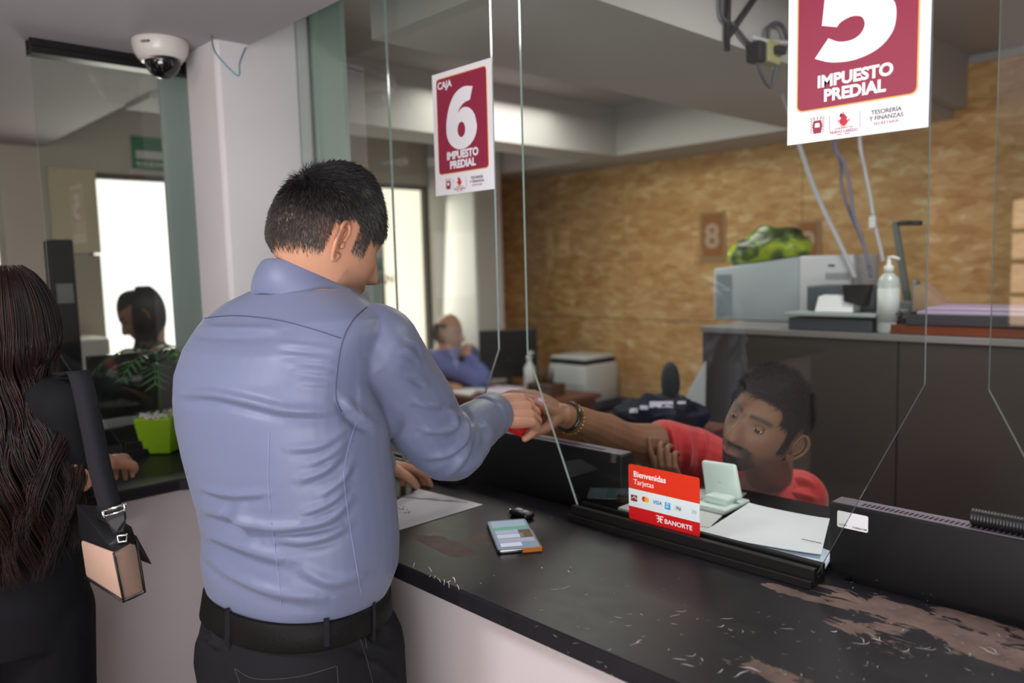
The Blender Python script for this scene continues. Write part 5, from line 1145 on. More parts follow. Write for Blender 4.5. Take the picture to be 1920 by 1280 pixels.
    co = get_co(sh); no = get_no(sh); sh.materials.append(SH); nzv = np.array([noise.noise(Vector(q*9)) for q in co[::1]]) if len(co) < 160000 else 0
    co += no*(nzv*.0022)[:, None] if not isinstance(nzv, int) else 0; set_co(sh, co); print('shirt verts', len(co), 'body', len(mg.vertices))
    s_o = obj('shirt', sh, None, t)
    MS = mat('dark blue seam thread', (.04, .045, .09), .7); ML_ = mat('light blue seam', (.22, .25, .42), .6)
    seam(s_o, sh, [[(372, 598), (440, 592), (520, 600), (590, 618), (639, 634)], [(688, 575), (662, 600), (642, 640), (632, 700), (630, 745), (640, 772)]], MS, .0008)
    seam(s_o, sh, [[(505, 806), (503, 900), (508, 960)], [(509, 980), (520, 1060), (528, 1136)], [(668, 790), (650, 850), (645, 900), (655, 980), (668, 1060), (678, 1118)]], ML_, .0006)
    # collar: folded band around the neck
    bm = NB(); ring_ = []
    bc = P(576, 513, 1.370); N = 44; rows = [[], [], [], []]
    for i in range(N+1):
        a = -math.pi*.88+2*math.pi*.88*i/N     # zero = back of neck
        front = (1-math.cos(a))/2
        dv = (-Fb*math.cos(a)+Lb*math.sin(a)); rx = .088+.006*math.cos(a)
        ctop = bc+Fb*(.010+.030*front)+Vector((0, 0, .026-.100*front)); cb = bc+Fb*(.008+.040*front)+Vector((0, 0, -.029-.106*front))
        rows[0].append(ctop+dv*(rx-.011)); rows[1].append(ctop+dv*(rx-.006)+Vector((0, 0, .001))); rows[2].append((ctop+cb)/2+dv*(rx+.010)); rows[3].append(cb+dv*(rx+.010+.022*front))
    rows.append([p_-Vector((0, 0, .001))+(-(p_-bc)).normalized()*.003 for p_ in rows[3]])
    vv = [[bm.verts.new(p_) for p_ in r_] for r_ in rows]
    for j in range(4):
        for i in range(N): f = bm.faces.new((vv[j][i], vv[j][i+1], vv[j+1][i+1], vv[j+1][i])); f.smooth = True
    cme = bpy.data.meshes.new('collar'); bm.to_mesh(cme); bm.free(); cme.materials.append(SH); co_ = obj('collar', cme, None, s_o); md = co_.modifiers.new('t', 'SOLIDIFY'); md.thickness = .0016; md = co_.modifiers.new('s', 'SUBSURF'); md.levels = 1; md.render_levels = 2
    # cuff
    for wr, el, nm in ((W_, E_, 1), (LW, LE, 0)):
        d_ = (wr-el).normalized(); bm = NB(); lathe(bm, [(.0475, -.055), (.0485, -.03), (.046, .004), (.0425, .0055), (.0425, -.05)], wr, d_, 40)
        c_ = obj('cuff', bm, SH, s_o, True)
        bm = NB(); ellipsoid(bm, wr-d_*.02+Vector((0, 0, -.046)), (.005, .005, .002), sub=2); obj('button', bm, M_PRINTW, s_o)
    # trousers and belt
    TR = mat('black denim', (.009, .009, .011), .8, spec=.15, bump=.2, bscale=500)
    low = [ring(1100, 402, 710, .74), ring(1135, 393, 716, .76), ring(1180, 383, 726, .80), ring(1240, 384, 734, .82), ring(1300, 392, 740, .82)]
    bm = NB(); torso(bm, lerp_rings([low[-1], low[-2], low[-3], low[-4], low[0]], 3), 40)
    for i, (hip, kn, an) in enumerate(legs): limb(bm, [hip+Vector((0, 0, -.02)), hip.lerp(kn, .5), kn, kn.lerp(an, .5), an], [.110, .098, .080, .070, .066])
    tr = join_eval(bm, .0045, 6); shirt_folds(tr, [([(385, 1185), (395, 1200), (420, 1215)], .007, .004), ([(690, 1165), (715, 1175), (728, 1190)], .007, .005), ([(660, 1195), (700, 1215), (730, 1222)], .008, .0045), ([(700, 1240), (720, 1262), (742, 1278)], .009, .004), ([(390, 1165), (405, 1190), (402, 1215)], .006, .004)])
    tr.materials.append(TR); t_o = obj('trousers', tr, None, t)
    MT = mat('grey denim stitching', (.024, .024, .027), .8)
    seam(t_o, tr, [[(420, 1198), (480, 1206), (560, 1204), (625, 1180)], [(440, 1252), (480, 1272), (560, 1268), (632, 1248)], [(440, 1252), (446, 1268), (450, 1280)], [(632, 1248), (633, 1265), (634, 1280)], [(658, 1170), (676, 1200), (690, 1245), (700, 1285)], [(700, 1160), (684, 1180), (688, 1215)]], MT, .0009, 'stitching')
    bm = NB(); rb = [ring(1144, 394, 716, .76), ring(1140, 394, 716, .76), ring(1100, 400, 712, .745), ring(1096, 401, 711, .745)]
    # belt follows the trousers' waist, lower in front of the hips
    rr_ = []
    for (c, L, a, b2, Fv), g in zip(rb, (.004, .0085, .0085, .004)):
        ring_ = []
        for kk in range(64):
            th_ = 2*math.pi*kk/64; ct, st = math.cos(th_), math.sin(th_); e = .88; ring_.append(bm.verts.new(c+L*((a+g)*math.copysign(abs(ct)**e, ct))+Fv*((b2+g)*math.copysign(abs(st)**e, st))))
        rr_.append(ring_)
    for i in range(3):
        for kk in range(64): f = bm.faces.new((rr_[i][kk], rr_[i][(kk+1) % 64], rr_[i+1][(kk+1) % 64], rr_[i+1][kk])); f.smooth = True
    bl = obj('belt', bm, mat('black leather belt', (.004, .0035, .0035), .6, spec=.15, bump=.25, bscale=180), t); md = bl.modifiers.new('t', 'SOLIDIFY'); md.thickness = .003; md.offset = -1
    bpy.context.view_layer.update()
    bvh = BVHTree.FromObject(bl, bpy.context.evaluated_depsgraph_get())
    for (x, w_) in ((612, 8), (428, 7), (700, 5)):
        pts = []
        for y in range(1112, 1202, 6):
            h = bvh.ray_cast(CAM, ray(x, y).normalized()); 
            if h[0] is not None: pts.append(h[0]+h[1]*.002)
        if len(pts) > 2:
            bm = NB(); l = lat(x); pts = [pts[0]+Vector((0, 0, .006))]+pts+[pts[-1]-Vector((0, 0, .012))]
            for i in range(len(pts)-1):
                a, b2 = pts[i], pts[i+1]; h_ = w_*.6*DM/F_PX; bm.faces.new([bm.verts.new(v) for v in (a-l*h_, a+l*h_, b2+l*h_, b2-l*h_)])
            bmesh.ops.remove_doubles(bm, verts=bm.verts[:], dist=1e-5); lo = obj('belt_loop', bm, TR, t_o); md = lo.modifiers.new('t', 'SOLIDIFY'); md.thickness = .004; md.offset = 0
    for _, kn, an in legs:
        bm = NB(); limb(bm, [an+Vector((0, 0, -.045)), an+Fb*.07+Vector((0, 0, -.045)), an+Fb*.19+Vector((0, 0, -.055))], [.045, .042, .034]); obj('shoe', join_eval(bm, .006, 3), None, t).data.materials.append(M_BLACK)
    return W_
W_MAN = blue_man()
# the red packet between the two hands
a = P(948, 812, 1.70); b = P(1020, 745, 1.80)
t = thing('red_packet', 'red and pink packet held between the two hands', 'packet', (a+b)/2)
ax = (P(1014, 722, 1.80)-P(950, 805, 1.70)).normalized(); nx = (-FH*.5+UP*.55-RH*.1); nx = (nx-ax*nx.dot(ax)).normalized(); sx = ax.cross(nx); c0 = P(985, 778, 1.775)
bm = NB(); hexa(bm, [c0+ax*u*.055+sx*v*.026+nx*w_*.010 for w_ in (-1, 1) for u, v in ((-1, -1), (1, -1), (1, 1), (-1, 1))], bev=.002); obj('red_sleeve', bm, mat('red glossy card', (.60, .012, .015), .35), t)
bm = NB(); hexa(bm, [c0+ax*(.034+u*.018)+sx*v*.022+nx*(.0115+w_*.0010) for w_ in (-1, 1) for u, v in ((-1, -1), (1, -1), (1, 1), (-1, 1))]); obj('pink_slip', bm, mat('pink paper slip', (.70, .42, .66), .7), t)
def hair_paths_mesh(paths, rad, mats, parent, name='hair', sides=4):
    """paths (n,K,3) -> one mesh of tapering locks"""
    n, K, _ = paths.shape; T = np.gradient(paths, axis=1); T /= np.linalg.norm(T, axis=2)[:, :, None]+1e-9
    ref = np.cross(T, np.array((.3, .2, .93))); ref /= np.linalg.norm(ref, axis=2)[:, :, None]+1e-9; bi = np.cross(T, ref); tp = np.clip(np.sin(np.linspace(.35, 3.0, K)), .08, 1)[None, :, None]
    V = np.zeros((n, K, sides, 3))
    for k in range(sides): a = 2*math.pi*k/sides; V[:, :, k] = paths+(ref*math.cos(a)+bi*math.sin(a))*(rad[:, None, None]*tp)
    base = np.arange(n)*(K*sides); F = []
    for j in range(K-1):
        for k in range(sides): a = base+j*sides+k; b = base+j*sides+(k+1) % sides; F.append(np.stack([a, b, b+sides, a+sides], 1))
    F = np.concatenate(F); me = bpy.data.meshes.new(name); me.vertices.add(n*K*sides); me.vertices.foreach_set('co', V.ravel()); me.loops.add(len(F)*4); me.polygons.add(len(F))
    me.loops.foreach_set('vertex_index', F.ravel().astype(np.int32)); me.polygons.foreach_set('loop_start', np.arange(0, len(F)*4, 4, dtype=np.int32)); me.polygons.foreach_set('loop_total', np.full(len(F), 4, dtype=np.int32))
    me.update(calc_edges=True); me.polygons.foreach_set('use_smooth', [True]*len(F))
    for m in mats: me.materials.append(m)
    if len(mats) > 1: mi = rng.integers(0, len(mats), n); me.polygons.foreach_set('material_index', np.tile(mi, (K-1)*sides).astype(np.int32))
    return obj(name, me, None, parent)
def eyes_bm(HM, close=.5, r=.0118, look=(0, 0)):
    eb, lb, ib = NB(), NB(), NB()
    for sx in (-1, 1):
        c = Vector((sx*.0315, .0745, .005)); ellipsoid(eb, HM@c, (r, r, r), sub=3)
        g = Vector((look[0], 1, look[1])).normalized(); ellipsoid(ib, HM@(c+g*r*.55), (r*.62,)*3, sub=3)
        res = bmesh.ops.create_icosphere(lb, subdivisions=4, radius=1)
        kill = []
        for v in res['verts']:
            q = v.co.copy()
            ang = math.atan2(q.z, q.y)
            if (-.55 < ang < .9-close*1.1 and q.y > 0): kill.append(v)
            v.co = HM@(c+q*r*1.10)
        bmesh.ops.delete(lb, geom=kill, context='VERTS')
        for f in lb.faces: f.smooth = True
    return eb, ib, lb
def face_parts(t, HM, mg_list, skin, close=.5, look=(0, 0)):
    eb, ib, lb = eyes_bm(HM, close, look=look)
    return eb, ib, lb
def cap_hair(t, HM, k, hairline, n, l0, l1, rad, mats, thick=.03, dirf=None, lift=.3, droop=.02, jitter=.12, cap=True):
    p, nn = scalp_points(n, k, hairline); crown = np.array((0.0, -.05, .1)); dd = p-crown; dirs = dd-nn*(dd*nn).sum(1)[:, None]; dirs = unit(dirs)+rng.standard_normal(p.shape)*.1
    if dirf is not None: dirs = dirf(p, nn, dirs)
    top = sstep(0, .07, p[:, 2]); lens = (l0+(l1-l0)*top)*(.7+.6*rng.random(len(p)))
    me = strands_mesh(xf(HM, p), xf(HM, unit(dirs), True), xf(HM, nn, True), lens, rad*np.ones(len(p)), droop=droop, lift=lift, jitter=jitter)
    hb = NB(); hb.from_mesh(me)
    if cap:
        hm = NB(); res = bmesh.ops.create_icosphere(hm, subdivisions=6, radius=1); d = np.array([v.co[:] for v in res['verts']]); q = head_shape(d, k); hl = hairline(q); vs = res['verts']; tp = sstep(.0, .08, q[:, 2])
        for v, w, h_, tt in zip(vs, q, hl, tp): v.co = HM@Vector(w*(1+.006+thick*tt*h_+.02*tt*noise.noise(Vector(w*35))))
        bmesh.ops.delete(hm, geom=[v for v, h_ in zip(vs, hl) if h_ < .55], context='VERTS')
        cm = mesh_of(hm, 'c', [], True); hb.from_mesh(cm)
    hme = bpy.data.meshes.new('hair'); hb.to_mesh(hme); hb.free()
    for m in mats: hme.materials.append(m)
    return obj('hair', hme, None, t)

# ================= the clerk in the red polo =================
def clerk():
    t = thing('person', 'bearded clerk in a red polo shirt reaching across behind the glass', 'person', (P(1400, 900, 2.1).x, P(1400, 900, 2.1).y, 0))
    fdir = -FH*.66-RH*.75; yaw = math.atan2(-fdir.x, fdir.y); k = {'w': .079, 'nose': 1.05}
    HM = mk(P(1434, 794, 1.82), yaw, -.16, CL_ROLL, 1.05)
    Sr = P(1300, 850, 2.14); Er = P(1172, 822, 2.02); Wr = P(1056, 778, 1.84); Sl = P(1495, 935, 2.02); El = P(1430, 1010, 1.90); Wl = P(1266, 918, 1.97)
    Fb = (-FH*.75-RH*.5).normalized(); Lb = Vector((Fb.y, -Fb.x, 0))
    ch = P(1400, 960, 2.12); ne = P(1440, 880, 1.98); hip = Vector((ch.x+.05, ch.y+.10, .52)); wa = hip.lerp(ch, .45)
    rings = [(hip, Lb, .17, .13, Fb), (wa, Lb, .165, .125, Fb), (ch+Vector((0, 0, -.10)), Lb, .185, .13, Fb), (ch+Vector((0, 0, .02)), Lb, .185, .12, Fb), (ch.lerp(ne, .55), Lb, .14, .09, Fb), (ch.lerp(ne, .85), Lb, .08, .07, Fb)]
    kn = [hip-Vector((0, 1, 0))*.40+Lb*s_*.12+Vector((0, 0, .02)) for s_ in (-1, 1)]
    kn = [Vector((h_.x, max(h_.y, .26), h_.z)) for h_ in kn]
    bm = NB(); torso(bm, lerp_rings(rings, 3), 36, -.012); limb(bm, [ch.lerp(ne, .6), ne, HM@Vector((0, -.01, -.05))], [.075, .062, .060])
    limb(bm, [Sr, Sr.lerp(Er, .5), Er+Vector((0, 0, -.006)), Er.lerp(Wr, .3)+Vector((0, 0, -.004)), Er.lerp(Wr, .65), Wr], [.062, .060, .050, .050, .038, .028]); limb(bm, [Sl, El, Wl], [.058, .045, .029])
    for s_, kk in zip((-1, 1), kn): limb(bm, [hip+Lb*s_*.09, kk, Vector((kk.x, kk.y+.02, .08))], [.085, .058, .04]); limb(bm, [Vector((kk.x, kk.y+.02, .05)), Vector((kk.x, kk.y-.14, .035))], [.035, .03])
    hand(bm, Wr, P(992, 738, 1.80)-P(1052, 772, 1.83), Vector((0, 0, 1))-FH*.35, -1, curls=(.32, .34, .40, .5), s=1.03, thumb=(.2, .75), spread=.08)
    hand(bm, Wl, P(1245, 870, 1.95)-P(1264, 915, 1.97), -FH*.8-RH*.5, -1, curls=(.25, .75, .8, .85), s=.88, thumb=(.1, -.1), spread=.12)
    head_bm(bm, HM, k); body = join_eval(bm, .0026, 1)
    ebm = NB()
    for sd in (1, -1): ear_bm(ebm, sd, HM@Matrix.Translation((0, -.004, 0))@Matrix.Scale(1.05, 4))
    eb, ib, lb = eyes_bm(HM, .82, look=(-.25, -.35))
    SK = (.26, .12, .07)
    bb = NB(); parts = [body, mesh_of(ebm, 'e', []), mesh_of(lb, 'l', []), mesh_of(eb, 'w', []), mesh_of(ib, 'i', [])]
    for i, me in enumerate(parts):
        n0 = len(bb.faces); bb.from_mesh(me); bb.faces.ensure_lookup_table()
        for f in bb.faces[n0:]: f.material_index = (0, 0, 0, 1, 2)[i]; f.smooth = True
    me = bpy.data.meshes.new('body'); bb.to_mesh(me); bb.free()
    for m in (skin_mat('brown skin', SK), M_EYE, M_IRIS): me.materials.append(m)
    def hl(q):
        x, y, z = q.T; ax = np.abs(x); low = np.where(y > .052, .064-.35*np.clip(ax-.035, 0, 1), np.where(y > .018, .030-.9*np.clip(.052-y, 0, .03)*0+.0, np.where(y > -.03, -.005, -.055)))
        ear = np.hypot((y+.008)/.020, (z-.002)/.040) < 1; side = (y > .012) & (y < .034) & (z > -.035); h = sstep(-.004, .006, z-low); h = np.where(ear, 0, h); return np.maximum(h, side*.9)
    def masks(q):
        x, y, z = q.T; ax = np.abs(x); f = y > .03
        yield hl(q)*.95, (.012, .010, .010)
        nzb = np.array([noise.noise(Vector(v*120)) for v in q]) if len(q) < 1 else 0
        must = sstep(-.061, -.058, z)*sstep(-.044, -.049, z)*sstep(.036, .030, ax)*(y > .05); must = np.maximum(must, gs(ax-.032, .007)*(z < -.050)*(z > -.09)*(y > .04))
        chin = sstep(-.070, -.079, z)*sstep(.048, .038, ax)*(y > .02); soul = gs(ax, .006)*sstep(-.076, -.080, z)*(z > -.09)*(y > .05)
        yield np.clip(must*1.3+chin+soul, 0, 1)*.97, (.007, .006, .009)
        yield sstep(-.04, -.075, z)*f*.35*(ax > .02), (.06, .035, .03)
        yield gs(z+.0665, .0065)*gs(ax, .017)*(y > .07)*.8, (.24, .085, .065)
        brow = gs(z-.027-.12*(ax-.03)*(ax < .03)+.25*np.clip(ax-.036, 0, 1), .0042)*sstep(.056, .048, ax)*sstep(.008, .013, ax)*(y > .05); yield brow*.95, (.012, .010, .010)
        yield gs(np.hypot((ax-.032)/1.5, z-.008), .010)*(y > .05)*.35, (.10, .045, .03)
    paint(me, SK, HM, masks); obj('body', me, None, t)
    def df(p, nn, d):
        d = d.copy(); fr = (p[:, 1] > -.02) & (p[:, 2] > .05); d[fr] = np.array((0.1, .55, .2))+rng.standard_normal((fr.sum(), 3))*.25; return d-nn*(d*nn).sum(1)[:, None]*.6
    cap_hair(t, HM, k, hl, 12000, .008, .026, .0007, [mat('blue black hair', (.006, .005, .008), .6, spec=.2)], .055, df, lift=.9, droop=.0, jitter=.22)
    # polo shirt
    RED = mat('red polo cotton', (.55, .012, .016), .7, sheen=.3, var=.05, vscale=12, bump=.15, bscale=700)
    bm = NB(); torso(bm, lerp_rings(rings[:-1], 3), 40); su = (Er-Sr).normalized(); limb(bm, [Sr+Vector((0, 0, -.01)), Sr.lerp(Er, .42)], [.082, .076], 6, 20); lathe(bm, [(.074, 0), (.070, .012)], Sr.lerp(Er, .50), su, 24)
    limb(bm, [Sl, Sl.lerp(El, .6)], [.078, .066]); limb(bm, [Sr, ch.lerp(ne, .6)], [.075, .07]); limb(bm, [Sl, ch.lerp(ne, .6)], [.072, .07])
    ps = join_eval(bm, .0040, 6); shirt_folds(ps, [([(1255, 800), (1262, 830), (1262, 870)], .006, .005), ([(1285, 800), (1292, 840), (1290, 880)], .008, .005), ([(1320, 806), (1322, 850), (1318, 890)], .008, .005), ([(1470, 905), (1500, 900), (1525, 910)], .008, .006), ([(1440, 935), (1480, 925), (1530, 935)], .008, .006), ([(1430, 900), (1460, 880), (1490, 870)], .008, .004)]); ps.materials.append(RED); so = obj('polo_shirt', ps, None, t)
    bm = NB(); bc = ch.lerp(ne, .80); N = 36; rows = [[], [], []]; axn = (HM@Vector((0, -.01, -.05))-bc).normalized()
    for i in range(N+1):
        a = -math.pi*.93+2*math.pi*.93*i/N; fr = (1-math.cos(a))/2; dv = -Fb*math.cos(a)+Lb*math.sin(a); c = bc+Fb*.015*fr+Vector((0, 0, .030-.055*fr))
        rows[0].append(c+dv*.070); rows[1].append(c+dv*.078+Vector((0, 0, -.004))); rows[2].append(c+dv*(.092+.014*fr)+Vector((0, 0, -.040-.03*fr)))
    vv = [[bm.verts.new(p_) for p_ in r_] for r_ in rows]
    for j in range(2):
        for i in range(N): f = bm.faces.new((vv[j][i], vv[j][i+1], vv[j+1][i+1], vv[j+1][i])); f.smooth = True
    co_ = obj('collar', bm, RED, so); md = co_.modifiers.new('t', 'SOLIDIFY'); md.thickness = .003
    bm = NB(); torso(bm, lerp_rings([(hip+Vector((0, 0, -.06)), Lb, .16, .13, Fb), (hip, Lb, .178, .138, Fb), (wa.lerp(hip, .5), Lb, .175, .133, Fb)], 3), 36)
    for s_, kk in zip((-1, 1), kn): limb(bm, [hip+Lb*s_*.09, kk, Vector((kk.x, kk.y+.02, .10))], [.098, .07, .055])
    m_ = join_eval(bm, .008, 4); m_.materials.append(mat('dark trousers', (.02, .02, .03), .8)); obj('trousers', m_, None, t)
    fa = (Er-Wr).normalized(); a_, b_ = frame_from(fa)
    bm = NB(); c = Wr+fa*.020; tube(bm, [c+a_*(.034*math.cos(q))+b_*(.034*math.sin(q)) for q in [i*math.pi/14 for i in range(28)]], .0045, 8, close=True); obj('bracelet', bm, mat('steel bracelet', (.08, .09, .10), .2, .9), t)
    bm = NB(); c = Wr+fa*.034+Vector((0, 0, -.003))
    for q in range(26): an = q*math.pi/13; ellipsoid(bm, c+a_*(.037*math.cos(an))+b_*(.037*math.sin(an)), (.0034,)*3, sub=2)
    o = obj('beaded_bracelet', bm, mat('gold beads', (.45, .32, .08), .25, .9), t)
    # stool under the clerk
    st = thing('office_stool', 'dark seat carrying the clerk in red, hidden by the counter', 'chair', (hip.x, hip.y, 0)); bm = NB(); lathe(bm, [(.20, .335), (.21, .345), (.21, .38), (.19, .385)], (hip.x, hip.y, 0), seg=30); obj('seat', bm, M_BLACKM, st); bm = NB(); tube(bm, [(hip.x, hip.y, .334), (hip.x, hip.y, .02)], .03, 12); lathe(bm, [(.20, 0.002), (.20, .015), (.04, .03)], (hip.x, hip.y, 0), seg=24); obj('base', bm, M_BLACK, st)
CL_ROLL = -.40
clerk()

# ================= the woman at the left edge =================
def front_woman():
    t = thing('person', 'woman in black with long wavy dark brown hair, seen from behind at the left edge', 'person', (P(20, 1200, 1.58).x, P(20, 1200, 1.58).y, 0)); DW = 1.58
    Fb = (-RH*.25+FH*.97).normalized(); Lb = Vector((Fb.y, -Fb.x, 0)); hd = RH*.25+FH*.97; HM = mk(P(14, 618, 1.58), math.atan2(-hd.x, hd.y), .15, 0, .98); k = {'w': .072}
    def rg(py, xc, a, b): return (P(xc, py, DW), Lb, a, b, Fb)
    rings = [rg(1180, -4, .165, .125), rg(1120, -4, .166, .125), rg(1050, -4, .156, .115), rg(980, -2, .140, .10), rg(920, 0, .138, .098), rg(850, 4, .150, .105), rg(790, 10, .160, .105), rg(750, 10, .150, .085), rg(722, 12, .10, .065), rg(700, 14, .06, .055)]
    Sr = P(118, 765, 1.57); Er = P(146, 895, 1.60); Wr = P(196, 868, 1.80); Sl = Sr-Lb*.30; El = Sl+Vector((0, 0, -.20)); Wl = El+Fb*.22
    hip = P(-4, 1160, DW); legs = [(hip+Lb*s_*.085, Vector(((hip+Lb*s_*.08).x, (hip+Lb*s_*.08).y, .47)), Vector(((hip+Lb*s_*.08).x, (hip+Lb*s_*.08).y, .09))) for s_ in (-1, 1)]
    bm = NB(); torso(bm, lerp_rings(rings, 3), 36, -.010); limb(bm, [P(12, 740, DW), P(13, 680, DW)], [.06, .052]); limb(bm, [Sr, Er, Wr], [.042, .036, .024]); limb(bm, [Sl, El, Wl], [.042, .036, .024])
    for a, b_, c in legs: limb(bm, [a, b_, c], [.08, .052, .036]); limb(bm, [c+Vector((0, 0, -.045)), c+Fb*.14+Vector((0, 0, -.06))], [.033, .028])
    hand(bm, Wr, (Wr-Er), Vector((0, 0, 1)), 1, s=.92); hand(bm, Wl, Fb, Vector((0, 0, 1)), -1, s=.92); head_bm(bm, HM, k, 5); body = join_eval(bm, .0035, 2); SK = (.45, .22, .14)
    me = merge([body], 'body', [skin_mat('light brown skin', SK)]); paint(me, SK, HM, lambda q: [(sstep(.02, .03, q[:, 2]-.5*q[:, 1]), (.03, .015, .01))]); obj('body', me, None, t)
    BT = mat('black knit fabric', (.006, .006, .007), .85, spec=.15, bump=.2, bscale=400)
    bm = NB(); torso(bm, lerp_rings(rings[2:-1], 3), 36, .002); limb(bm, [Sr, Sr.lerp(Er, .5), Er.lerp(Wr, .12)], [.062, .056, .050]); limb(bm, [Sl, Sl.lerp(El, .6), El], [.062, .056, .05]); limb(bm, [P(60, 745, 1.57), Sr], [.05, .06]); limb(bm, [P(-20, 745, 1.6), Sl], [.05, .06]); m_ = join_eval(bm, .0045, 5)
    shirt_folds(m_, [([(60, 960), (110, 975), (150, 960)], .008, .005), ([(50, 1000), (100, 1010), (150, 1000)], .008, .006), ([(110, 900), (130, 930), (150, 960)], .008, .004)]); m_.materials.append(BT); obj('top', m_, None, t)
    bm = NB(); torso(bm, lerp_rings([rg(1200, -4, .168, .13), rg(1120, -4, .171, .131), rg(1050, -4, .162, .121), rg(1005, -2, .148, .108)], 4), 36)
    for a, b_, c in legs: limb(bm, [a, a.lerp(b_, .5), b_, b_.lerp(c, .5), c], [.100, .092, .075, .085, .09])
    m_ = join_eval(bm, .006, 5); m_.materials.append(mat('black trouser cloth', (.006, .006, .008), .85, spec=.15)); obj('trousers', m_, None, t)
    for _, b_, c in legs:
        bm = NB(); limb(bm, [c+Vector((0, 0, -.05)), c+Fb*.16+Vector((0, 0, -.06))], [.042, .032]); m_ = join_eval(bm, .006, 2); m_.materials.append(M_BLACK); obj('shoe', m_, None, t)
    # hair
    n, K = 5200, 34; H0 = np.array(HM.translation); th_ = rng.uniform(-2.35, 2.35, n); u = np.linspace(0, 1, K)[None, :]; el = rng.uniform(0, 1, n)**.6
    zt_ = .118*np.cos(el*1.2)+.012; ln = rng.uniform(.36, .47, n)+.03*np.cos(th_); z = zt_[:, None]+(-ln[:, None]-zt_[:, None])*u**1.05
    rh = np.where(z > -.02, np.sqrt(np.clip(1-(z/.138)**2, 0, 1))*.092, .092-.030*sstep(-.02, -.10, z)+.058*sstep(-.12, -.22, z)-.02*sstep(-.3, -.45, z)); lay = rng.uniform(-.018, .018, n)[:, None]
    r = rh+.006+lay*(u**.5); sp = th_[:, None]*(1-.35*sstep(-.05, -.3, z)); ph = rng.uniform(0, 6.28, n)[:, None]; fam = np.round(th_*3)[:, None]; amp = .011*sstep(.03, -.15, z)
    wv = amp*np.sin(-z*34+fam*1.7+ph*.28); wv2 = amp*.8*np.cos(-z*34+fam*2.3+ph*.28); bx = -np.array(Fb); lx = np.array(Lb)
    side = np.sin(sp)*r*.90+wv; back = np.cos(sp)*r*(1.0+.05)+wv2+.01*u; pth = H0+side[:, :, None]*lx+back[:, :, None]*bx+z[:, :, None]*np.array((0, 0, 1))
    hair_paths_mesh(pth, rng.uniform(.0006, .0017, n), [mat('dark brown hair', (.009, .0035, .003), .45, spec=.3), mat('reddish brown hair', (.026, .007, .005), .45, spec=.3), mat('near black brown hair', (.005, .003, .0028), .45, spec=.35)], t, sides=4)
front_woman()
# shoulder bag
t = thing('shoulder_bag', 'small beige shoulder bag with black flap, piping and wide black strap', 'bag', P(215, 1130, 1.45)); BG = mat('beige leather', (.50, .33, .25), .5, var=.04, vscale=20, bump=.15, bscale=300); BK = mat('black bag trim', (.008, .008, .010), .45)
c = [P(232, 1128, 1.40), P(272, 1110, 1.46), P(186, 1068, 1.62), P(160, 1082, 1.50), P(213, 1036, 1.39), P(256, 1012, 1.46), P(196, 1000, 1.62), P(150, 1012, 1.50)]
c[2] = c[1]+(c[3]-c[0]); c[6] = c[5]+(c[7]-c[4])
bm = NB(); hexa(bm, [c[0], c[1], c[2], c[3], c[4], c[5], c[6], c[7]], bev=.007); obj('pouch', bm, BG, t, True)
bm = NB(); tube(bm, [c[4], c[4].lerp(c[0], .5)-ray(220, 1080).normalized()*.001, c[0], c[0].lerp(c[1], .5), c[1], c[1].lerp(c[5], .5), c[5]], .0022, 8); tube(bm, [c[0], c[3]], .002, 8); obj('piping', bm, BK, t)
up_ = (c[4]-c[0]).normalized(); bm = NB(); o_ = (c[1]-c[0]).normalized(); hexa(bm, [c[4]+up_*.001, c[5]+up_*.001, c[6]+up_*.001, c[7]+up_*.001, c[4]+up_*.006+o_*.01+(c[7]-c[4])*.25, c[5]+up_*.03-o_*.006, c[6]+up_*.05, c[7]+up_*.075+o_*.01], bev=.002); obj('gathered_top', bm, BK, t, True)
fl_ = [P(232, 996, 1.43), P(256, 1004, 1.47), P(285, 1058, 1.49), P(268, 1052, 1.47)]; bm = NB(); prism(bm, fl_, (c[2]-c[1])*.8); obj('flap', bm, BK, t)
st = [(150, 705, 1.50), (172, 800, 1.47), (188, 880, 1.44), (208, 955, 1.42)]; pp = smooth_pts([P(*q) for q in [(118, 700, 1.56), (135, 702, 1.52)]+st], 6); bm = NB(); rows = []
for i, p_ in enumerate(pp): l = (lat(150)*.95+FH*.1).normalized(); w_ = .0195; rows.append([bm.verts.new(p_-l*w_), bm.verts.new(p_+l*w_)])
for i in range(len(rows)-1): f = bm.faces.new((rows[i][0], rows[i][1], rows[i+1][1], rows[i+1][0])); f.smooth = True
so = obj('strap', bm, mat('black webbing strap', (.009, .009, .011), .75, spec=.2, bump=.3, bscale=600), t); md = so.modifiers.new('t', 'SOLIDIFY'); md.thickness = .003
bm = NB(); a, b, c2, d2 = P(192, 962, 1.415), P(232, 950, 1.425), P(228, 992, 1.43), P(206, 998, 1.42); prism(bm, [a, b, P(236, 970, 1.425), P(231, 996, 1.43), P(214, 1000, 1.42), P(201, 980, 1.42)], FH*.003); obj('strap_end', bm, BK, t)
bm = NB(); tube(bm, [P(191, 958, 1.412), P(233, 946, 1.42)], .0028, 8); tube(bm, [P(194, 968, 1.412), P(235, 956, 1.42)], .0022, 8); tube(bm, [P(191, 958, 1.412), P(197, 970, 1.412)], .003, 8); tube(bm, [P(233, 944, 1.42), P(235, 958, 1.42)], .003, 8)
obj('buckle', bm, M_CHROME, t); bm = NB(); tube(bm, [P(220, 1004, 1.42), P(222, 1016, 1.42), P(237, 1014, 1.425), P(238, 1002, 1.425)], .0024, 8, close=True); obj('ring', bm, M_CHROME, t)

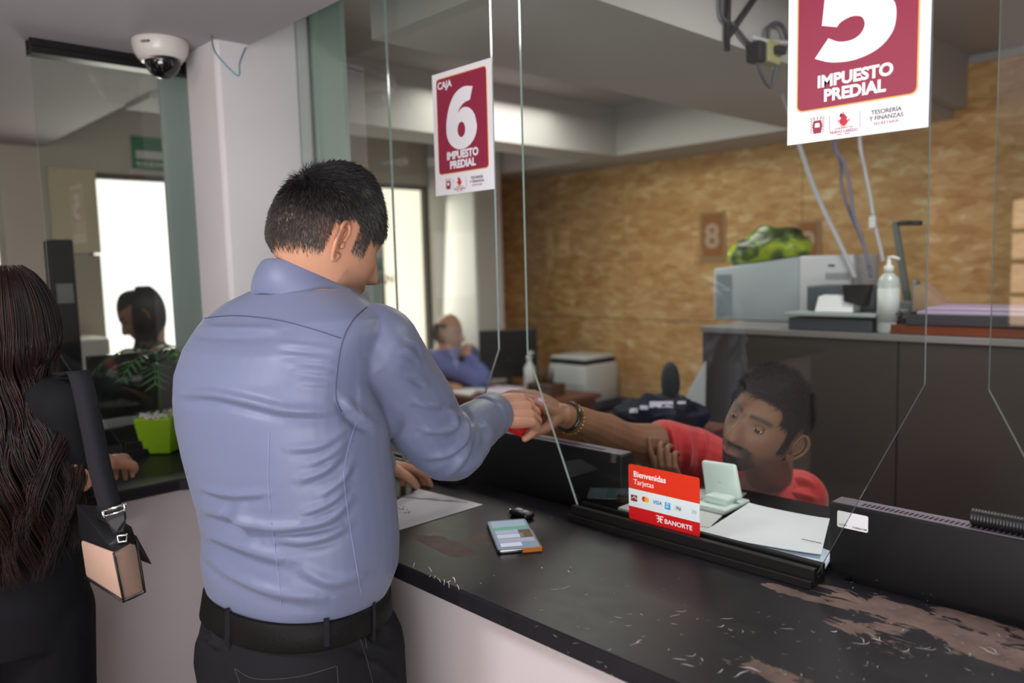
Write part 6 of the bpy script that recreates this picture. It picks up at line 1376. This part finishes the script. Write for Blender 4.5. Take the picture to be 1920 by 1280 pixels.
# ================= people in the office =================
def office_person(label, hp, d, fd, pitch, shirt, skin, hairf, bodyc, arms, base_z, k=None, glasses=False, shd=.20, fb=None):
    hc = P(*hp, d); t = thing('person', label, 'person', (hc.x, hc.y, 0)); HM = mk(hc, math.atan2(-fd.x, fd.y), pitch, 0, 1.0); Fb = (fb or fd).normalized(); Lb = Vector((Fb.y, -Fb.x, 0)); bc = P(*bodyc, d)
    sh_ = Vector((bc.x, bc.y, hc.z-shd)); hip = sh_+Vector((0, 0, -.42)); hip.z = max(hip.z, base_z); hip -= Fb*.03
    rings = [(hip, Lb, .17, .13, Fb), (hip.lerp(sh_, .4), Lb, .165, .125, Fb), (hip.lerp(sh_, .75), Lb, .18, .12, Fb), (sh_+Vector((0, 0, -.03)), Lb, .185, .10, Fb), (sh_+Vector((0, 0, .03)), Lb, .12, .075, Fb), (sh_+Vector((0, 0, .06)), Lb, .07, .06, Fb)]
    bm = NB(); torso(bm, lerp_rings(rings, 2), 30, -.01); limb(bm, [sh_+Vector((0, 0, .02)), HM@Vector((0, -.01, -.06))], [.062, .056])
    cl = NB(); torso(cl, lerp_rings(rings[:-1], 2), 30)
    for (s_, E, Wp, back, ts) in arms:
        S__ = sh_+Lb*s_*.185+Vector((0, 0, -.035)); E = P(*E); Wp = P(*Wp); limb(bm, [S__, E, Wp], [.05, .04, .026]); hand(bm, Wp, (HM@Vector((0, .09, -.07))-Wp) if s_ == ARM_UP else Fb, back, ts, curls=(.5, .55, .6, .6), s=1.0); limb(cl, [S__, S__.lerp(E, .5), E, E.lerp(Wp, .75)], [.07, .062, .056, .045])
    for s_ in (-1, 1):
        kn = hip+Fb*.38+Lb*s_*.1; limb(bm, [hip+Lb*s_*.08, kn, Vector((kn.x, kn.y, .08))], [.08, .055, .04]); limb(bm, [Vector((kn.x, kn.y, .05)), Vector((kn.x, kn.y, .035))+Fb*.14], [.034, .03])
    head_bm(bm, HM, k, 5); body = join_eval(bm, .0045, 1); ebm = NB()
    for sd in (1, -1): ear_bm(ebm, sd, HM)
    me = merge([body, mesh_of(ebm, 'e', [])], 'body', [skin_mat('skin of '+label[:12], skin)])
    def masks(q):
        x, y, z = q.T; ax = np.abs(x)
        if hairf is not grey_hair: yield sstep(.055, .065, z+.0*y)*(y < .09)+0*z, (.01, .01, .01)
        yield gs(z-.028, .004)*sstep(.05, .044, ax)*sstep(.008, .014, ax)*(y > .05)*.8, tuple(v*.15 for v in skin)
        yield gs(np.hypot((ax-.032)/1.4, z-.005), .008)*(y > .05)*.7, tuple(v*.25 for v in skin); yield gs(z+.0665, .006)*gs(ax, .017)*(y > .07)*.7, (skin[0]*.8, skin[1]*.5, skin[2]*.5)
    paint(me, skin, HM, masks); obj('body', me, None, t)
    m_ = join_eval(cl, .006, 4); m_.materials.append(shirt); obj('shirt', m_, None, t)
    tb = NB(); torso(tb, lerp_rings([(hip+Vector((0, 0, -.08)), Lb, .16, .12, Fb), (hip+Vector((0, 0, .04)), Lb, .178, .138, Fb)], 3), 30)
    for s_ in (-1, 1): kn = hip+Fb*.38+Lb*s_*.1; limb(tb, [hip+Lb*s_*.08, kn, Vector((kn.x, kn.y, .11))], [.095, .068, .052])
    m_ = join_eval(tb, .01, 3); m_.materials.append(mat('dark trousers', (.02, .02, .03), .8)); obj('trousers', m_, None, t)
    hairf(t, HM); st = thing('office_stool', 'seat under the '+label[:24].rstrip()+' person', 'chair', (hip.x, hip.y, 0)); zz = hip.z-.17; bm = NB(); lathe(bm, [(.19, zz-.05), (.2, zz-.04), (.2, zz), (.18, zz+.004)], (hip.x, hip.y, 0), seg=24); obj('seat', bm, M_BLACKM, st); bm = NB(); tube(bm, [(hip.x, hip.y, zz-.051), (hip.x, hip.y, .02)], .03, 10); lathe(bm, [(.19, .002), (.19, .015), (.04, .03)], (hip.x, hip.y, 0), seg=24); obj('base', bm, M_BLACK, st)
    return t, HM, st
ARM_UP = 1
def grey_hair(t, HM):
    def hl(q):
        x, y, z = q.T; ear = np.hypot((y+.008)/.02, (z)/.04) < 1; h = sstep(-.055, -.045, z)*(y < .012)*(z < .062+.0*y)*(1-gs(x, .02)*(z > .05)); return np.where(ear, 0, h)
    cap_hair(t, HM, None, hl, 3500, .008, .014, .0012, [mat('grey hair', (.16, .15, .14), .6)], .0, lift=.3)
tt, HMo, st = office_person('balding man in a violet-blue shirt resting his mouth on his hand', (840, 624), 5.0, (RH*.92-FH*.30), .12, mat('violet blue shirt', (.13, .15, .42), .7, var=.1, vscale=10), (.50, .27, .19), grey_hair, (842, 700), [(1, (908, 712, 4.75), (876, 664, 4.84), -FH, 1), (-1, (800, 735, 5.05), (835, 722, 4.75), Vector((0, 0, 1)), -1)], .60, fb=(RH*.75-FH*.66), shd=.125)
bm = NB()
for sx in (-1, 1): tube(bm, [HMo@Vector((sx*.034+.024*math.cos(a), .098, .004+.018*math.sin(a))) for a in [i*math.pi/8 for i in range(16)]], .0013, 5, close=True); tube(bm, [HMo@Vector((sx*.058, .096, .008)), HMo@Vector((sx*.076, .0, .010))], .0013, 5)
tube(bm, [HMo@Vector((-.010, .099, .006)), HMo@Vector((.010, .099, .006))], .0013, 5); tag(obj('eyeglasses', bm, M_CHROME), 'thin-framed glasses on the balding man', 'glasses')
ARM_UP = 5
def long_black(t, HM):
    H0 = np.array(HM.translation); n, K = 2200, 24; A = np.array(HM.to_3x3()); bx = -A[:, 1].copy(); bx[2] = 0; bx /= np.linalg.norm(bx); lx = np.array((-bx[1], bx[0], 0)); th_ = rng.uniform(-2.0, 2.0, n); u = np.linspace(0, 1, K)[None, :]; el = rng.uniform(0, 1, n)**.6; zt_ = .118*np.cos(el*1.2)+.010; z = zt_[:, None]-(rng.uniform(.25, .34, n)[:, None]+zt_[:, None])*u
    r = np.where(z > -.02, np.sqrt(np.clip(1-(z/.136)**2, 0, 1))*.096, .096-.02*sstep(-.02, -.1, z)+.04*sstep(-.12, -.2, z))+.004+rng.uniform(-.008, .008, n)[:, None]*u; pth = H0+(np.sin(th_)[:, None]*r*.9)[:, :, None]*lx+(np.cos(th_)[:, None]*r)[:, :, None]*bx+z[:, :, None]*np.array((0, 0, 1))
    hair_paths_mesh(pth, rng.uniform(.002, .004, n), [M_HAIR], t)
office_person('dark-haired woman in black looking down, in front of the bright left window', (266, 588), 3.6, (-RH*.85-FH*.42), .55, mat('black jacket cloth', (.012, .012, .014), .8), (.36, .19, .13), long_black, (285, 700), [(1, (225, 720, 3.1), (200, 730, 2.95), Vector((0, 0, 1)), 1), (-1, (300, 730, 3.1), (250, 735, 2.9), Vector((0, 0, 1)), -1)], .80, fb=(-RH*.55-FH*.8))

# ------------------------------------------------------------------ repeats share a group
GROUPS = {'glass_screen': 'glass screens along the counter', 'glass_rail': 'black channels holding the screens', 'poster': 'cashier number posters on the glass', 'paper_sheet': 'loose papers on the desks', 'hanging_cable': 'cables hanging from the beam', 'wall_cable': 'cables around the outlet', 'desktop_monitor': 'black office monitors', 'folder': 'folders on the organizer', 'wall_board': 'boards on the far left wall', 'number_board': 'numbered boards on the panelling', 'monitor_desk': 'low desks behind the counter', 'office_stool': 'seats under the office staff'}
for o in list(S.objects):
    if o.parent is None and o.name.split('.')[0] in GROUPS and o.get('kind') is None: o['group'] = GROUPS[o.name.split('.')[0]]
